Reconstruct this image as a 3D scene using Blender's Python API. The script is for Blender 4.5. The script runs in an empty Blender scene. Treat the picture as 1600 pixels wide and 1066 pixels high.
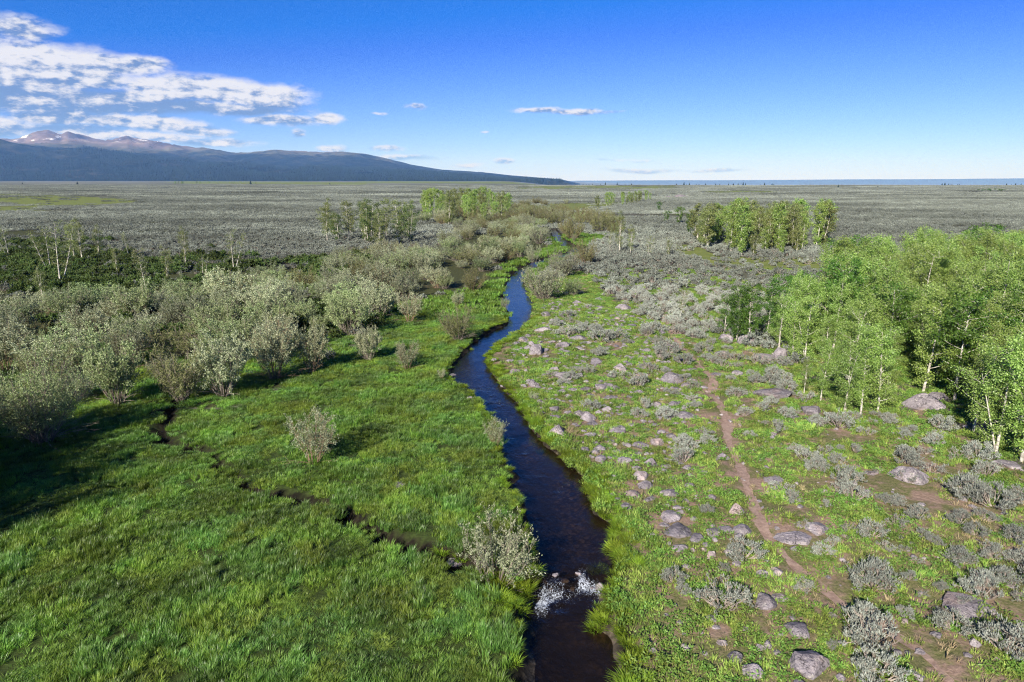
import bpy, math, random
import numpy as np

random.seed(7)
rng = np.random.default_rng(7)
SC = bpy.context.scene
COL = SC.collection
R = math.radians

# ------------------------------------------------------------------ camera
F, CX, CY, CAMH = 1081.0, 800.0, 533.0, 12.0
HOR = 281.0
PITCH = math.atan((CY - HOR) / F)
cam = bpy.data.cameras.new('camera')
cam.sensor_width = 36.0
cam.lens = 36.0 * F / 1600.0
cam.clip_start = 0.5
cam.clip_end = 120000.0
cam_ob = bpy.data.objects.new('camera', cam)
cam_ob.location = (0, 0, CAMH)
cam_ob.rotation_euler = (math.pi / 2 - PITCH, 0, 0)
COL.objects.link(cam_ob)
SC.camera = cam_ob

SUN_EL, SUN_AZ = R(28), R(205)          # azimuth of the sun, clockwise from +Y
HAZE_DENSITY = 3.9e-5
SC.view_settings.view_transform = 'Standard'
SC.view_settings.look = 'None'
SC.view_settings.exposure = 1.12
SC.view_settings.gamma = 1.0
SC.cycles.max_bounces = 5
SC.cycles.diffuse_bounces = 2
SC.cycles.glossy_bounces = 2
SC.cycles.transmission_bounces = 3
SC.cycles.transparent_max_bounces = 8
SC.cycles.volume_bounces = 0
SC.cycles.caustics_reflective = False
SC.cycles.caustics_refractive = False
SC.cycles.use_denoising = True
SC.cycles.denoiser = 'OPENIMAGEDENOISE'
SC.cycles.denoising_input_passes = 'RGB_ALBEDO_NORMAL'
SC.cycles.denoising_prefilter = 'NONE'
SC.cycles.filter_width = 1.15
SC.cycles.sample_clamp_indirect = 4.0
SC.cycles.use_adaptive_sampling = True
SC.cycles.adaptive_threshold = 0.007


def ray(px, py):
    x, y = (px - CX) / F, (CY - py) / F
    return (x, math.cos(PITCH) + y * math.sin(PITCH), -math.sin(PITCH) + y * math.cos(PITCH))


def at(px, py, z=0.0):
    d = ray(px, py)
    t = (z - CAMH) / d[2]
    return (d[0] * t, d[1] * t)


def pix(x, y, z=0.0):
    """ground point -> the pixel of the photograph it lies at (used to define regions of the ground)"""
    x, y = np.asarray(x, float), np.asarray(y, float)
    h = z - CAMH
    dep = y * math.cos(PITCH) - h * math.sin(PITCH)
    up = y * math.sin(PITCH) + h * math.cos(PITCH)
    dep = np.where(dep > 0.5, dep, 0.5)
    return CX + F * x / dep, CY - F * up / dep


# ------------------------------------------------------------------ node helper
class G:
    def __init__(s, nt):
        s.nt = nt
        nt.nodes.clear()

    def __call__(s, t, ins=None, **kw):
        n = s.nt.nodes.new('ShaderNode' + t)
        for k, v in kw.items():
            setattr(n, k, v)
        for k, v in (ins or {}).items():
            s.put(n.inputs[k], v)
        return n

    def put(s, sock, v):
        if isinstance(v, bpy.types.NodeSocket):
            s.nt.links.new(v, sock)
        else:
            if sock.type == 'RGBA' and len(v) == 3:
                v = (*v, 1)
            sock.default_value = v

    def m(s, op, a, b=0.0, c=0.0, clamp=False):
        n = s('Math', {0: a, 1: b}, operation=op, use_clamp=clamp)
        if op in ('MULTIPLY_ADD', 'SMOOTH_MAX', 'SMOOTH_MIN', 'COMPARE'):
            s.put(n.inputs[2], c)
        return n.outputs[0]

    def mix(s, f, a, b, mode='MIX'):
        return s('MixRGB', {0: f, 1: a, 2: b}, blend_type=mode).outputs[0]

    def ramp(s, v, lo, hi, a=0.0, b=1.0):
        return s('MapRange', {0: v, 1: lo, 2: hi, 3: a, 4: b}, interpolation_type='SMOOTHSTEP').outputs[0]

    def noise(s, scale, detail=3, rough=0.55, vec=None, dist=0.0):
        ins = {'Scale': scale, 'Detail': detail, 'Roughness': rough, 'Distortion': dist}
        if vec is not None:
            ins['Vector'] = vec
        return s('TexNoise', ins)

    def attr(s, name, typ='GEOMETRY'):
        return s('Attribute', attribute_name=name, attribute_type=typ).outputs['Fac']


def material(name):
    m = bpy.data.materials.new(name)
    m.use_nodes = True
    return m, G(m.node_tree)


# ------------------------------------------------------------------ world: sky and clouds
W = bpy.data.worlds.new('World')
SC.world = W
W.use_nodes = True
g = G(W.node_tree)
sky = g('TexSky', sky_type='NISHITA', sun_disc=False, sun_elevation=SUN_EL, sun_rotation=SUN_AZ,
        altitude=1900.0, air_density=1.0, dust_density=0.3, ozone_density=2.5)
sep = g('SeparateXYZ', {0: g('VectorMath', {0: sky.outputs[0], 3: 0.1}, operation='SCALE').outputs[0]})
sb_ = g.m('MULTIPLY', sep.outputs[2], 6.4)
skc = g('CombineXYZ', {0: g.m('MAXIMUM', g.m('MULTIPLY_ADD', sep.outputs[0], 4.3, -0.92), g.m('MULTIPLY', sb_, 0.01)),
                       1: g.m('MAXIMUM', g.m('MULTIPLY_ADD', sep.outputs[1], 5.1, -1.28), g.m('MULTIPLY', sb_, 0.22)),
                       2: sb_}).outputs[0]
bg_sky = g('Background', {0: skc, 1: 0.10})
tc = g('TexCoord').outputs['Generated']
sp = g('SeparateXYZ', {0: tc})
az = g.m('ARCTAN2', sp.outputs[0], sp.outputs[1])
el = g.m('ARCSINE', sp.outputs[2])
P = g('CombineXYZ', {0: az, 1: el}).outputs[0]
warp = g.noise(14, 4, 0.6, g('VectorMath', {0: P, 1: (1, 1.6, 1)}, operation='MULTIPLY').outputs[0])
wv = g('VectorMath', {0: g('VectorMath', {0: warp.outputs['Color'], 1: (0.5, 0.5, 0.5)}, operation='SUBTRACT').outputs[0],
                      1: (0.05, 0.014, 0)}, operation='MULTIPLY').outputs[0]
PW = g('VectorMath', {0: P, 1: wv}, operation='ADD').outputs[0]
CLOUDS = [  # centre and half size in pixels of the photograph, amount, tone
    (34, 44, 46, 17, .75, .1), (-40, 92, 110, 26, 1, .5), (60, 92, 110, 22, 1, .4), (150, 100, 90, 14, .95, .3), (215, 98, 42, 9, .8, .2),
    (-30, 118, 200, 24, 1, .15), (110, 122, 95, 16, .9, .1),
    (-60, 148, 210, 20, 1.1, -.75), (70, 156, 150, 19, 1.1, -.75), (190, 160, 110, 17, 1.0, -.6), (250, 138, 60, 14, .9, .35), (335, 140, 84, 20, 1.05, .45), (412, 148, 66, 18, 1.05, .3),
    (330, 168, 130, 10, .95, -.5), (430, 162, 50, 9, .8, 0), (-10, 200, 70, 14, .95, .3), (95, 184, 75, 10, .95, .3), (170, 190, 60, 9, .8, .1), (255, 196, 75, 11, .9, .3),
    (310, 204, 50, 8, .8, .1), (120, 203, 100, 8, .7, -.3), (215, 215, 110, 8, .85, .1), (330, 222, 65, 6, .7, 0), (440, 188, 50, 8, .9, .1), (508, 184, 24, 8, 1.0, .3),
    (460, 208, 9, 6, .55, 0), (522, 232, 22, 6, .7, .1), (602, 232, 26, 4.5, .65, .1), (620, 246, 55, 5, .5, 0), (842, 172, 42, 4.5, .75, .2), (905, 174, 42, 5, .85, .2), (955, 173, 20, 2.5, .5, .1),
    (786, 251, 15, 5, .8, .2), (738, 258, 22, 3.5, .55, 0), (598, 177, 12, 2.6, .6, 0), (646, 166, 13, 4.5, .6, 0),
    (1000, 266, 60, 4, .5, 0), (1120, 267, 46, 3.5, .48, 0), (755, 207, 6, 2, .5, 0), (985, 250, 40, 3, .38, 0),
    (-420, 120, 260, 50, 1.0, 0), (-500, 200, 260, 26, .9, 0)]
dens, wsum, hsum = None, None, None
for cx, cy, rx, ry, am, tone in CLOUDS:
    d = ray(cx, cy)
    a0, e0 = math.atan2(d[0], d[1]), math.atan2(d[2], math.hypot(d[0], d[1]))
    sx = F / rx * (math.cos(a0) ** -2 if abs(a0) < 1 else 1) * 0.9
    sy = F / ry
    q = g('VectorMath', {0: PW, 1: (a0, e0, 0)}, operation='SUBTRACT').outputs[0]
    q = g('VectorMath', {0: q, 1: (sx, sy, 0)}, operation='MULTIPLY').outputs[0]
    ln = g('VectorMath', {0: q}, operation='LENGTH').outputs[1]
    v = g.m('MULTIPLY', g.m('MINIMUM', g.m('SUBTRACT', 1.28, ln), 0.8), am * 1.45)
    dens = v if dens is None else g.m('SMOOTH_MAX', dens, v, 0.25)
    w = g.m('MAXIMUM', v, 0.0)
    w = g.m('MULTIPLY', w, w)
    yq = g('SeparateXYZ', {0: q}).outputs[1]
    wsum = w if wsum is None else g.m('ADD', wsum, w)
    hh = g.m('MULTIPLY', w, g.m('MULTIPLY_ADD', yq, 0.75, tone))
    hsum = hh if hsum is None else g.m('ADD', hsum, hh)
hgt = g.m('DIVIDE', hsum, g.m('ADD', wsum, 0.02))
NP = g('VectorMath', {0: P, 1: (1, 2.3, 1)}, operation='MULTIPLY').outputs[0]
n1 = g.noise(19, 10, 0.62, NP).outputs[0]
n2 = g.noise(19, 10, 0.62, g('VectorMath', {0: NP, 1: (-0.006, 0.012, 0)}, operation='ADD').outputs[0]).outputs[0]
big = g.noise(11, 3, 0.5, g('VectorMath', {0: P, 1: (0.8, 2.6, 1)}, operation='MULTIPLY').outputs[0]).outputs[0]
dn = g.m('ADD', dens, g.m('MULTIPLY', g.m('SUBTRACT', n1, 0.495), 1.5))
dn = g.m('ADD', dn, g.m('MULTIPLY', g.m('SUBTRACT', big, 0.5), 1.0))
alpha = g.ramp(dn, 0.02, 1.0)
relief = g.m('MULTIPLY', g.m('SUBTRACT', n1, n2), 7.0)
lit = g.m('ADD', g.m('MULTIPLY_ADD', hgt, 0.75, 0.52), relief)
lit = g.m('SUBTRACT', lit, g.m('MULTIPLY', g.ramp(dn, 0.9, 2.2), 0.10))
lit = g.ramp(lit, -0.15, 1.15)
ccol = g.mix(lit, (0.075, 0.125, 0.255), (0.385, 0.39, 0.425))  # sunlit tops and shaded undersides painted into the cloud colour
bg_cl = g('Background', {0: ccol, 1: 1.0})
mixs = g('MixShader', {0: g.m('MULTIPLY', alpha, 0.97), 1: bg_sky.outputs[0], 2: bg_cl.outputs[0]})
g('OutputWorld', {0: mixs.outputs[0]})

# ------------------------------------------------------------------ sun
sun = bpy.data.lights.new('sun', 'SUN')
sun.energy = 5.0
sun.angle = R(0.5)
sun.color = (1.0, 0.94, 0.84)
sun_ob = bpy.data.objects.new('sun', sun)
# direction the light travels
sd = (-math.sin(SUN_AZ) * math.cos(SUN_EL), -math.cos(SUN_AZ) * math.cos(SUN_EL), -math.sin(SUN_EL))
from mathutils import Vector
sun_ob.rotation_euler = Vector(sd).to_track_quat('-Z', 'Y').to_euler()
sun_ob.location = (-30, -50, 60)
COL.objects.link(sun_ob)


# ------------------------------------------------------------------ numpy noise
def vnoise(x, y, seed=0):
    x, y = np.asarray(x, float), np.asarray(y, float)
    xi, yi = np.floor(x), np.floor(y)
    fx, fy = x - xi, y - yi
    fx, fy = fx * fx * (3 - 2 * fx), fy * fy * (3 - 2 * fy)

    def h(a, b):
        s = np.sin(a * 127.1 + b * 311.7 + seed * 74.7) * 43758.5453
        return s - np.floor(s)
    a = h(xi, yi) * (1 - fx) + h(xi + 1, yi) * fx
    b = h(xi, yi + 1) * (1 - fx) + h(xi + 1, yi + 1) * fx
    return (a * (1 - fy) + b * fy) * 2 - 1


def fbm(x, y, seed=0, oct=4):
    t, a, s = 0, 1.0, 0
    for k in range(oct):
        t = t + a * vnoise(np.asarray(x) * 2 ** k, np.asarray(y) * 2 ** k, seed + k)
        s += a
        a *= 0.5
    return t / s


def smooth(a, b, x):
    t = np.clip((np.asarray(x, float) - a) / (b - a), 0, 1)
    return t * t * (3 - 2 * t)


def inpoly(px, py, poly):
    px, py = np.asarray(px, float), np.asarray(py, float)
    r = np.zeros(px.shape, bool)
    n = len(poly)
    for i in range(n):
        x1, y1 = poly[i]
        x2, y2 = poly[(i + 1) % n]
        if y1 == y2:
            continue
        c = ((y1 > py) != (y2 > py)) & (px < (x2 - x1) * (py - y1) / (y2 - y1) + x1)
        r ^= c
    return r


def polydist(x, y, pts):
    """distance to a polyline and the arc position (0..1) of the nearest point"""
    x, y = np.asarray(x, float), np.asarray(y, float)
    best = np.full(x.shape, 1e9)
    arc = np.zeros(x.shape)
    pts = np.asarray(pts, float)
    L = np.hypot(*(pts[1:] - pts[:-1]).T)
    cum = np.concatenate([[0], np.cumsum(L)])
    for i in range(len(pts) - 1):
        a, b = pts[i], pts[i + 1]
        ab = b - a
        t = np.clip(((x - a[0]) * ab[0] + (y - a[1]) * ab[1]) / (ab @ ab), 0, 1)
        d = np.hypot(x - a[0] - t * ab[0], y - a[1] - t * ab[1])
        k = d < best
        best = np.where(k, d, best)
        arc = np.where(k, (cum[i] + t * L[i]) / cum[-1], arc)
    return best, arc


# ------------------------------------------------------------------ plan of the place
STREAM = [(1250, 822, 978), (1150, 822, 975), (1066, 822, 972), (1030, 823, 970), (1000, 822, 967), (985, 818, 958), (972, 812, 946),
          (955, 812, 937), (935, 822, 944), (915, 832, 952), (900, 836, 962), (880, 838, 964), (860, 838, 960), (830, 836, 958), (812, 826, 942),
          (800, 820, 930), (772, 808, 922), (748, 803, 912), (730, 797, 895), (709, 786, 868), (692, 782, 848),
          (670, 777, 834), (650, 766, 819), (629, 752, 808), (612, 740, 790), (602, 715, 784), (594, 698, 780), (584, 700, 771), (575, 708, 764),
          (562, 719, 760), (545, 734, 772), (534, 742, 790), (518, 771, 815), (506, 793, 829), (490, 795, 834),
          (475, 787, 832), (458, 786, 826), (443, 792, 818), (430, 800, 824), (420, 812, 834), (410, 832, 856),
          (402, 862, 886), (394, 888, 914), (387, 882, 902), (380, 871, 888), (372, 865, 879), (365, 862, 873),
          (359, 861, 868)]
WL = -0.30
_l = np.array([at(a[1], a[0], WL) for a in STREAM])
_r = np.array([at(a[2], a[0], WL) for a in STREAM])
SY0, SY1 = _l[0, 1], _l[-1, 1]


def sedges(y):
    y = np.asarray(y, float)
    near = np.clip(1.2 - y / 120, 0.25, 1)
    xl = np.interp(y, _l[:, 1], _l[:, 0]) + near * (0.16 * vnoise(y * 1.1, y * 0, 3) + 0.10 * vnoise(y * 3.1, y * 0, 5))
    xr = np.interp(y, _r[:, 1], _r[:, 0]) + near * (0.16 * vnoise(y * 1.2, y * 0, 8) + 0.10 * vnoise(y * 3.3, y * 0, 9))
    return xl, xr


def dstream(x, y):
    xl, xr = sedges(y)
    d = np.maximum(xl - x, x - xr)
    return np.where((y < SY0 - 3) | (y > SY1), 50.0, d)


DITCH = [at(*p, -0.2) for p in [(880, 945), (830, 928), (790, 913), (740, 893), (700, 878), (655, 868), (610, 855), (580, 838), (555, 822),
                          (535, 803), (500, 792), (455, 784), (410, 776), (375, 762), (345, 742), (320, 715), (295, 704),
                          (262, 700), (250, 680), (262, 655), (268, 630), (240, 605)]]
TRAIL = [at(*p) for p in [(1560, 1130), (1480, 1066), (1440, 1012), (1400, 992), (1365, 975), (1320, 945), (1270, 905), (1240, 880), (1210, 850),
                          (1192, 825), (1178, 790), (1166, 755), (1152, 715), (1136, 688), (1138, 660), (1126, 635), (1112, 612),
                          (1116, 592), (1092, 572), (1066, 545), (1044, 516), (1036, 490)]]


def ditch_hw(arc):
    return np.interp(arc, [0, .1, .25, .45, 1], [0.7, 0.42, 0.24, 0.15, 0.12])


def TZ(x, y):
    x, y = np.asarray(x, float), np.asarray(y, float)
    ds = dstream(x, y)
    right = smooth(0, 4, x - np.interp(y, _r[:, 1], _r[:, 0]))
    amp = 0.10 + 0.16 * right
    b = amp * fbm(x / 5.0, y / 5.0, 21, 3) + 0.05 * vnoise(x / 1.3, y / 1.3, 4)
    b = b * smooth(0.1, 3.0, ds)
    far = smooth(140, 700, np.hypot(x, y))
    b = b + far * 2.2 * fbm(x / 260, y / 260, 31, 3) - far * 0.6
    u = x / np.maximum(y, 1)
    drop = smooth(1500, 3800, y) * smooth(-0.02, 0.22, u) * 160 + smooth(1500, 9000, -x) * 0
    b = b - drop
    b = b + np.interp(ds, [-1.3, -0.5, 0, 0.15, 0.5], [-0.8, -0.62, WL, -0.08, 0])
    dd, arc = polydist(np.clip(x, -40, 10), np.clip(y, 10, 60), DITCH)
    hw = ditch_hw(arc)
    c = np.interp(dd - hw, [-0.4, 0.0, 0.18, 0.26], [-0.70, -0.52, -0.10, 0]) * np.interp(arc, [0, .3, .6, 1], [1, .95, .75, .6])
    b = np.where(ds > 0, np.minimum(b, b * 0.3 + c), b) if True else b
    td, _ = polydist(np.clip(x, 0, 40), np.clip(y, 10, 90), TRAIL)
    b = b - 0.05 * (1 - smooth(0.1, 0.55, td))
    return b


# regions of the ground, as outlines drawn at the photograph's pixels and used as ground masks
C1 = [(-2500, 900), (-600, 760), (-200, 715), (60, 700), (190, 640), (280, 640), (370, 640), (450, 600), (520, 565), (560, 540), (556, 505),
      (620, 480), (690, 462), (730, 452), (760, 440), (776, 424), (800, 410), (840, 396), (858, 385), (860, 366), (900, 366), (960, 366), (920, 385), (905, 400)]
MEADOW = C1 + [(860, 420), (830, 450), (830, 500), (780, 540), (765, 565), (780, 600), (800, 640), (840, 700), (900, 800), (900, 1500), (-2500, 1500)]
SLOPE = [(812, 445), (850, 440), (905, 425), (950, 440), (930, 455), (960, 470), (1040, 500), (1120, 530), (1240, 560), (1300, 640), (1480, 640),
         (1600, 735), (2600, 1000), (2600, 1500), (880, 1500), (880, 900), (860, 760), (790, 640), (750, 600), (745, 560), (790, 520), (815, 480)]
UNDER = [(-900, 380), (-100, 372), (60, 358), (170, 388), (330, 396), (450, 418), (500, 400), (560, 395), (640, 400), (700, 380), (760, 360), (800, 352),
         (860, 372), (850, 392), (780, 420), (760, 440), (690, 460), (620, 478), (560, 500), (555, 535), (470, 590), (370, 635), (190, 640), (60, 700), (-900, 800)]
GREENS = [[(-50, 304), (60, 303), (130, 306), (215, 312), (225, 316), (150, 322), (60, 322), (-50, 312)],
          [(-20, 322), (70, 321), (60, 329), (-20, 330)], [(820, 320), (960, 314), (985, 317), (900, 330), (830, 334)],
          [(1090, 296), (1225, 297), (1220, 301), (1120, 300)], [(800, 291), (1060, 290), (1060, 294), (820, 294)], [(860, 372), (915, 368), (950, 372), (890, 384)],
          [(1050, 380), (1090, 385), (1130, 402), (1300, 402), (1310, 425), (1200, 430), (1120, 415), (1060, 405)], [(560, 283), (900, 284), (890, 287), (560, 286)], [(270, 283), (600, 284.5), (560, 288), (280, 287)]]


# ------------------------------------------------------------------ mesh helpers
def mk(name, V, faces, mats, smooth_=False, midx=None, attrs=None):
    """faces: list of int arrays (each n x k)"""
    me = bpy.data.meshes.new(name)
    V = np.ascontiguousarray(V, np.float32)
    faces = [np.asarray(f, np.int32) for f in faces if len(f)]
    tot = np.concatenate([np.full(len(f), f.shape[1], np.int32) for f in faces])
    loops = np.concatenate([f.ravel() for f in faces])
    me.vertices.add(len(V))
    me.vertices.foreach_set('co', V.ravel())
    me.loops.add(len(loops))
    me.loops.foreach_set('vertex_index', loops)
    me.polygons.add(len(tot))
    start = np.concatenate([[0], np.cumsum(tot)[:-1]]).astype(np.int32)
    me.polygons.foreach_set('loop_start', start)
    me.polygons.foreach_set('loop_total', tot)
    if midx is not None:
        me.polygons.foreach_set('material_index', np.asarray(midx, np.int32))
    me.polygons.foreach_set('use_smooth', np.full(len(tot), smooth_, bool))
    for m in (mats if isinstance(mats, (list, tuple)) else [mats]):
        me.materials.append(m)
    for k, a in (attrs or {}).items():
        at_ = me.attributes.new(k, 'FLOAT', 'POINT')
        at_.data.foreach_set('value', np.asarray(a, np.float32))
    me.update(calc_edges=True)
    return me


def ob(name, me, parent=None, kind=None, label=None, cat=None, group=None):
    o = bpy.data.objects.new(name, me)
    COL.objects.link(o)
    if parent:
        o.parent = parent
    for k, v in (('kind', kind), ('label', label), ('category', cat), ('group', group)):
        if v:
            o[k] = v
    return o


def gridfaces(nx, ny):
    i = np.arange(ny - 1)[:, None] * nx + np.arange(nx - 1)[None, :]
    i = i.ravel()
    return np.stack([i, i + 1, i + nx + 1, i + nx], 1)


class MB:
    """collects tubes and leaves"""
    def __init__(s):
        s.V, s.F3, s.F4, s.n = [], [], [], 0

    def tube(s, pts, rad, sides=4):
        pts = np.asarray(pts, float)
        K = len(pts)
        rad = np.broadcast_to(np.asarray(rad, float), (K,))
        t = np.gradient(pts, axis=0)
        t /= np.linalg.norm(t, axis=1)[:, None] + 1e-9
        ref = np.array([0.31, 0.77, 0.11])
        a = np.cross(t, ref)
        a /= np.linalg.norm(a, axis=1)[:, None] + 1e-9
        b = np.cross(t, a)
        ang = np.linspace(0, 2 * np.pi, sides, endpoint=False)
        ring = pts[:, None, :] + rad[:, None, None] * (np.cos(ang)[None, :, None] * a[:, None, :] + np.sin(ang)[None, :, None] * b[:, None, :])
        s.V.append(ring.reshape(-1, 3))
        k = np.arange(K - 1)[:, None] * sides
        j = np.arange(sides)[None, :]
        j2 = (j + 1) % sides
        q = np.stack([k + j, k + j2, k + sides + j2, k + sides + j], -1).reshape(-1, 4) + s.n
        s.F4.append(q)
        s.n += K * sides

    def leaves(s, C, D, L, Wd, droop=0.0):
        """rhombic leaves: base points, directions, lengths, widths"""
        C, D = np.asarray(C, float), np.asarray(D, float)
        n = len(C)
        D = D / (np.linalg.norm(D, axis=1)[:, None] + 1e-9)
        L = np.broadcast_to(np.asarray(L, float), (n,))[:, None]
        Wd = np.broadcast_to(np.asarray(Wd, float), (n,))[:, None]
        S = np.cross(D, rng.normal(size=(n, 3)))
        S /= np.linalg.norm(S, axis=1)[:, None] + 1e-9
        mid = C + D * L * 0.45
        tip = C + D * L
        tip[:, 2] -= droop * L[:, 0]
        v = np.stack([C, mid + S * Wd / 2, tip, mid - S * Wd / 2], 1).reshape(-1, 3)
        s.V.append(v)
        s.F4.append(np.arange(4 * n).reshape(-1, 4) + s.n)
        s.n += 4 * n

    def raw(s, V, F):
        F = np.asarray(F) + s.n
        s.V.append(np.asarray(V, float))
        (s.F3 if F.shape[1] == 3 else s.F4).append(F)
        s.n += len(V)

    def mesh(s, name, mat, smooth_=False):
        F = []
        if s.F4:
            F.append(np.concatenate(s.F4))
        if s.F3:
            F.append(np.concatenate(s.F3))
        return mk(name, np.concatenate(s.V), F, mat, smooth_)


def merge(name, meshes_mats):
    """several MB -> one mesh with several materials"""
    V, F, idx, n, mats = [], [], [], 0, []
    for k, (mb, mt) in enumerate(meshes_mats):
        mats.append(mt)
        V.append(np.concatenate(mb.V))
        if mb.F4:
            f = np.concatenate(mb.F4) + n
            F.append(f)
            idx.append(np.full(len(f), k))
        if mb.F3:
            f = np.concatenate(mb.F3) + n
            F.append(f)
            idx.append(np.full(len(f), k))
        n += mb.n
    return mk(name, np.concatenate(V), F, mats, False, np.concatenate(idx))


# ------------------------------------------------------------------ materials
def leaf_mat(name, ca, cb, trans=0.3, rough=0.55, spec=0.25, big=0.35, bigscale=0.12, objvar=0.3, tcol=1.3, wide=0):
    m, g = material(name)
    geo = g('NewGeometry')
    ri = geo.outputs['Random Per Island']
    col = g.mix(ri, ca, cb)
    orr = g('ObjectInfo').outputs['Random']
    val = g.m('MULTIPLY_ADD', orr, objvar, 1 - objvar / 2)
    nb = g.noise(bigscale, 3, 0.6, geo.outputs['Position']).outputs[0]
    val = g.m('MULTIPLY', val, g.m('MULTIPLY_ADD', g.ramp(nb, 0.3, 0.7), big, 1 - big / 2))
    if wide:
        nw = g.noise(0.011, 4, 0.65, g('VectorMath', {0: geo.outputs['Position'], 1: (0.5, 1, 1)}, operation='MULTIPLY').outputs[0]).outputs[0]
        val = g.m('MULTIPLY', val, g.m('MULTIPLY_ADD', g.ramp(nw, 0.34, 0.66), wide, 1 - wide / 2))
    hue = g.m('MULTIPLY_ADD', g.ramp(nb, 0.3, 0.7), 0.03, 0.485)
    col = g('HueSaturation', {'Hue': hue, 'Value': val, 'Color': col}).outputs[0]
    pr = g('BsdfPrincipled', {'Base Color': col, 'Roughness': rough, 'Specular IOR Level': spec})
    tr = g('BsdfTranslucent', {0: g.mix(1.0, col, (tcol, tcol * 1.05, tcol * 0.6), 'MULTIPLY')})
    g('OutputMaterial', {0: g('MixShader', {0: trans, 1: pr.outputs[0], 2: tr.outputs[0]}).outputs[0]})
    return m


def bark_mat(name, ca, cb, scale=6.0, zs=1.0):
    m, g = material(name)
    pos = g('TexCoord').outputs['Object']
    n = g.noise(scale, 4, 0.6, g('VectorMath', {0: pos, 1: (1, 1, zs)}, operation='MULTIPLY').outputs[0]).outputs[0]
    col = g.mix(g.ramp(n, 0.35, 0.65), ca, cb)
    g('OutputMaterial', {0: g('BsdfPrincipled', {'Base Color': col, 'Roughness': 0.8, 'Specular IOR Level': 0.15}).outputs[0]})
    return m


M_grass = leaf_mat('meadow_grass', (0.068, 0.15, 0.015), (0.215, 0.325, 0.06), 0.35, 0.42, 0.4, 0.7, 0.4, 0.5)
M_grass2 = leaf_mat('meadow_sedge', (0.056, 0.13, 0.018), (0.165, 0.275, 0.065), 0.35, 0.4, 0.45, 0.6, 0.4, 0.5)
M_grass3 = leaf_mat('meadow_grass_yellow', (0.085, 0.155, 0.015), (0.25, 0.34, 0.06), 0.35, 0.45, 0.35, 0.6, 0.4, 0.5)
M_short = leaf_mat('slope_grass', (0.145, 0.235, 0.035), (0.325, 0.405, 0.10), 0.3, 0.6, 0.2, 0.5, 0.5, 0.5)
M_forb = leaf_mat('forb_leaf', (0.085, 0.175, 0.025), (0.17, 0.27, 0.06), 0.3, 0.5, 0.25, 0.4, 0.5, 0.4)
M_dry = leaf_mat('dry_grass', (0.26, 0.21, 0.12), (0.36, 0.29, 0.18), 0.2, 0.7, 0.1)
M_tuss = leaf_mat('tussock', (0.12, 0.20, 0.015), (0.22, 0.30, 0.03), 0.35, 0.5, 0.25, 0.4, 0.6, 0.35)
M_willow = leaf_mat('willow_leaf', (0.155, 0.185, 0.095), (0.36, 0.38, 0.25), 0.25, 0.5, 0.35, 0.35, 0.1, 0.75)
M_willow2 = leaf_mat('willow_leaf_green', (0.115, 0.165, 0.06), (0.28, 0.33, 0.165), 0.25, 0.5, 0.35, 0.35, 0.1, 0.75)
M_olive = leaf_mat('willow_leaf_olive', (0.115, 0.13, 0.05), (0.20, 0.20, 0.09), 0.25, 0.6, 0.25, 0.3, 0.1, 0.3)
M_aspen = leaf_mat('aspen_leaf', (0.12, 0.206, 0.036), (0.278, 0.37, 0.10), 0.33, 0.42, 0.45, 0.35, 0.1, 0.35)
M_aspen_d = leaf_mat('aspen_leaf_dark', (0.05, 0.115, 0.016), (0.10, 0.185, 0.03), 0.33, 0.45, 0.35, 0.3, 0.1, 0.3)
M_aspen_s = leaf_mat('aspen_leaf_sparse', (0.12, 0.155, 0.045), (0.21, 0.235, 0.09), 0.3, 0.5, 0.3, 0.3, 0.1, 0.3)
M_under = leaf_mat('undergrowth_leaf', (0.03, 0.06, 0.013), (0.115, 0.155, 0.05), 0.3, 0.5, 0.2, 0.6, 0.16, 0.7)
M_under2 = leaf_mat('grove_leaf_dark', (0.06, 0.10, 0.025), (0.115, 0.16, 0.05), 0.3, 0.5, 0.3, 0.3, 0.1, 0.4)
M_sage = leaf_mat('sage_leaf', (0.17, 0.19, 0.165), (0.325, 0.345, 0.305), 0.12, 0.75, 0.1, 0.3, 0.15, 0.4, wide=0.8)
M_sage_p = leaf_mat('plain_sage_leaf', (0.098, 0.113, 0.094), (0.232, 0.25, 0.218), 0.12, 0.75, 0.1, 0.3, 0.15, 0.45, wide=0.8)
M_conif = leaf_mat('conifer_needles', (0.006, 0.012, 0.008), (0.012, 0.022, 0.012), 0.05, 0.7, 0.1, 0.5, 0.004, 0.7)
M_sagewood = bark_mat('sage_wood', (0.15, 0.12, 0.10), (0.30, 0.26, 0.23), 12)
M_wwood = bark_mat('willow_wood', (0.10, 0.08, 0.065), (0.25, 0.215, 0.18), 5)
M_wred = bark_mat('willow_twig', (0.15, 0.10, 0.065), (0.22, 0.16, 0.11), 5)
M_bark = bark_mat('aspen_bark', (0.20, 0.18, 0.15), (0.52, 0.50, 0.44), 3.5, 1.5)
M_pbark = bark_mat('conifer_bark', (0.06, 0.045, 0.035), (0.10, 0.08, 0.06), 3)

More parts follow.
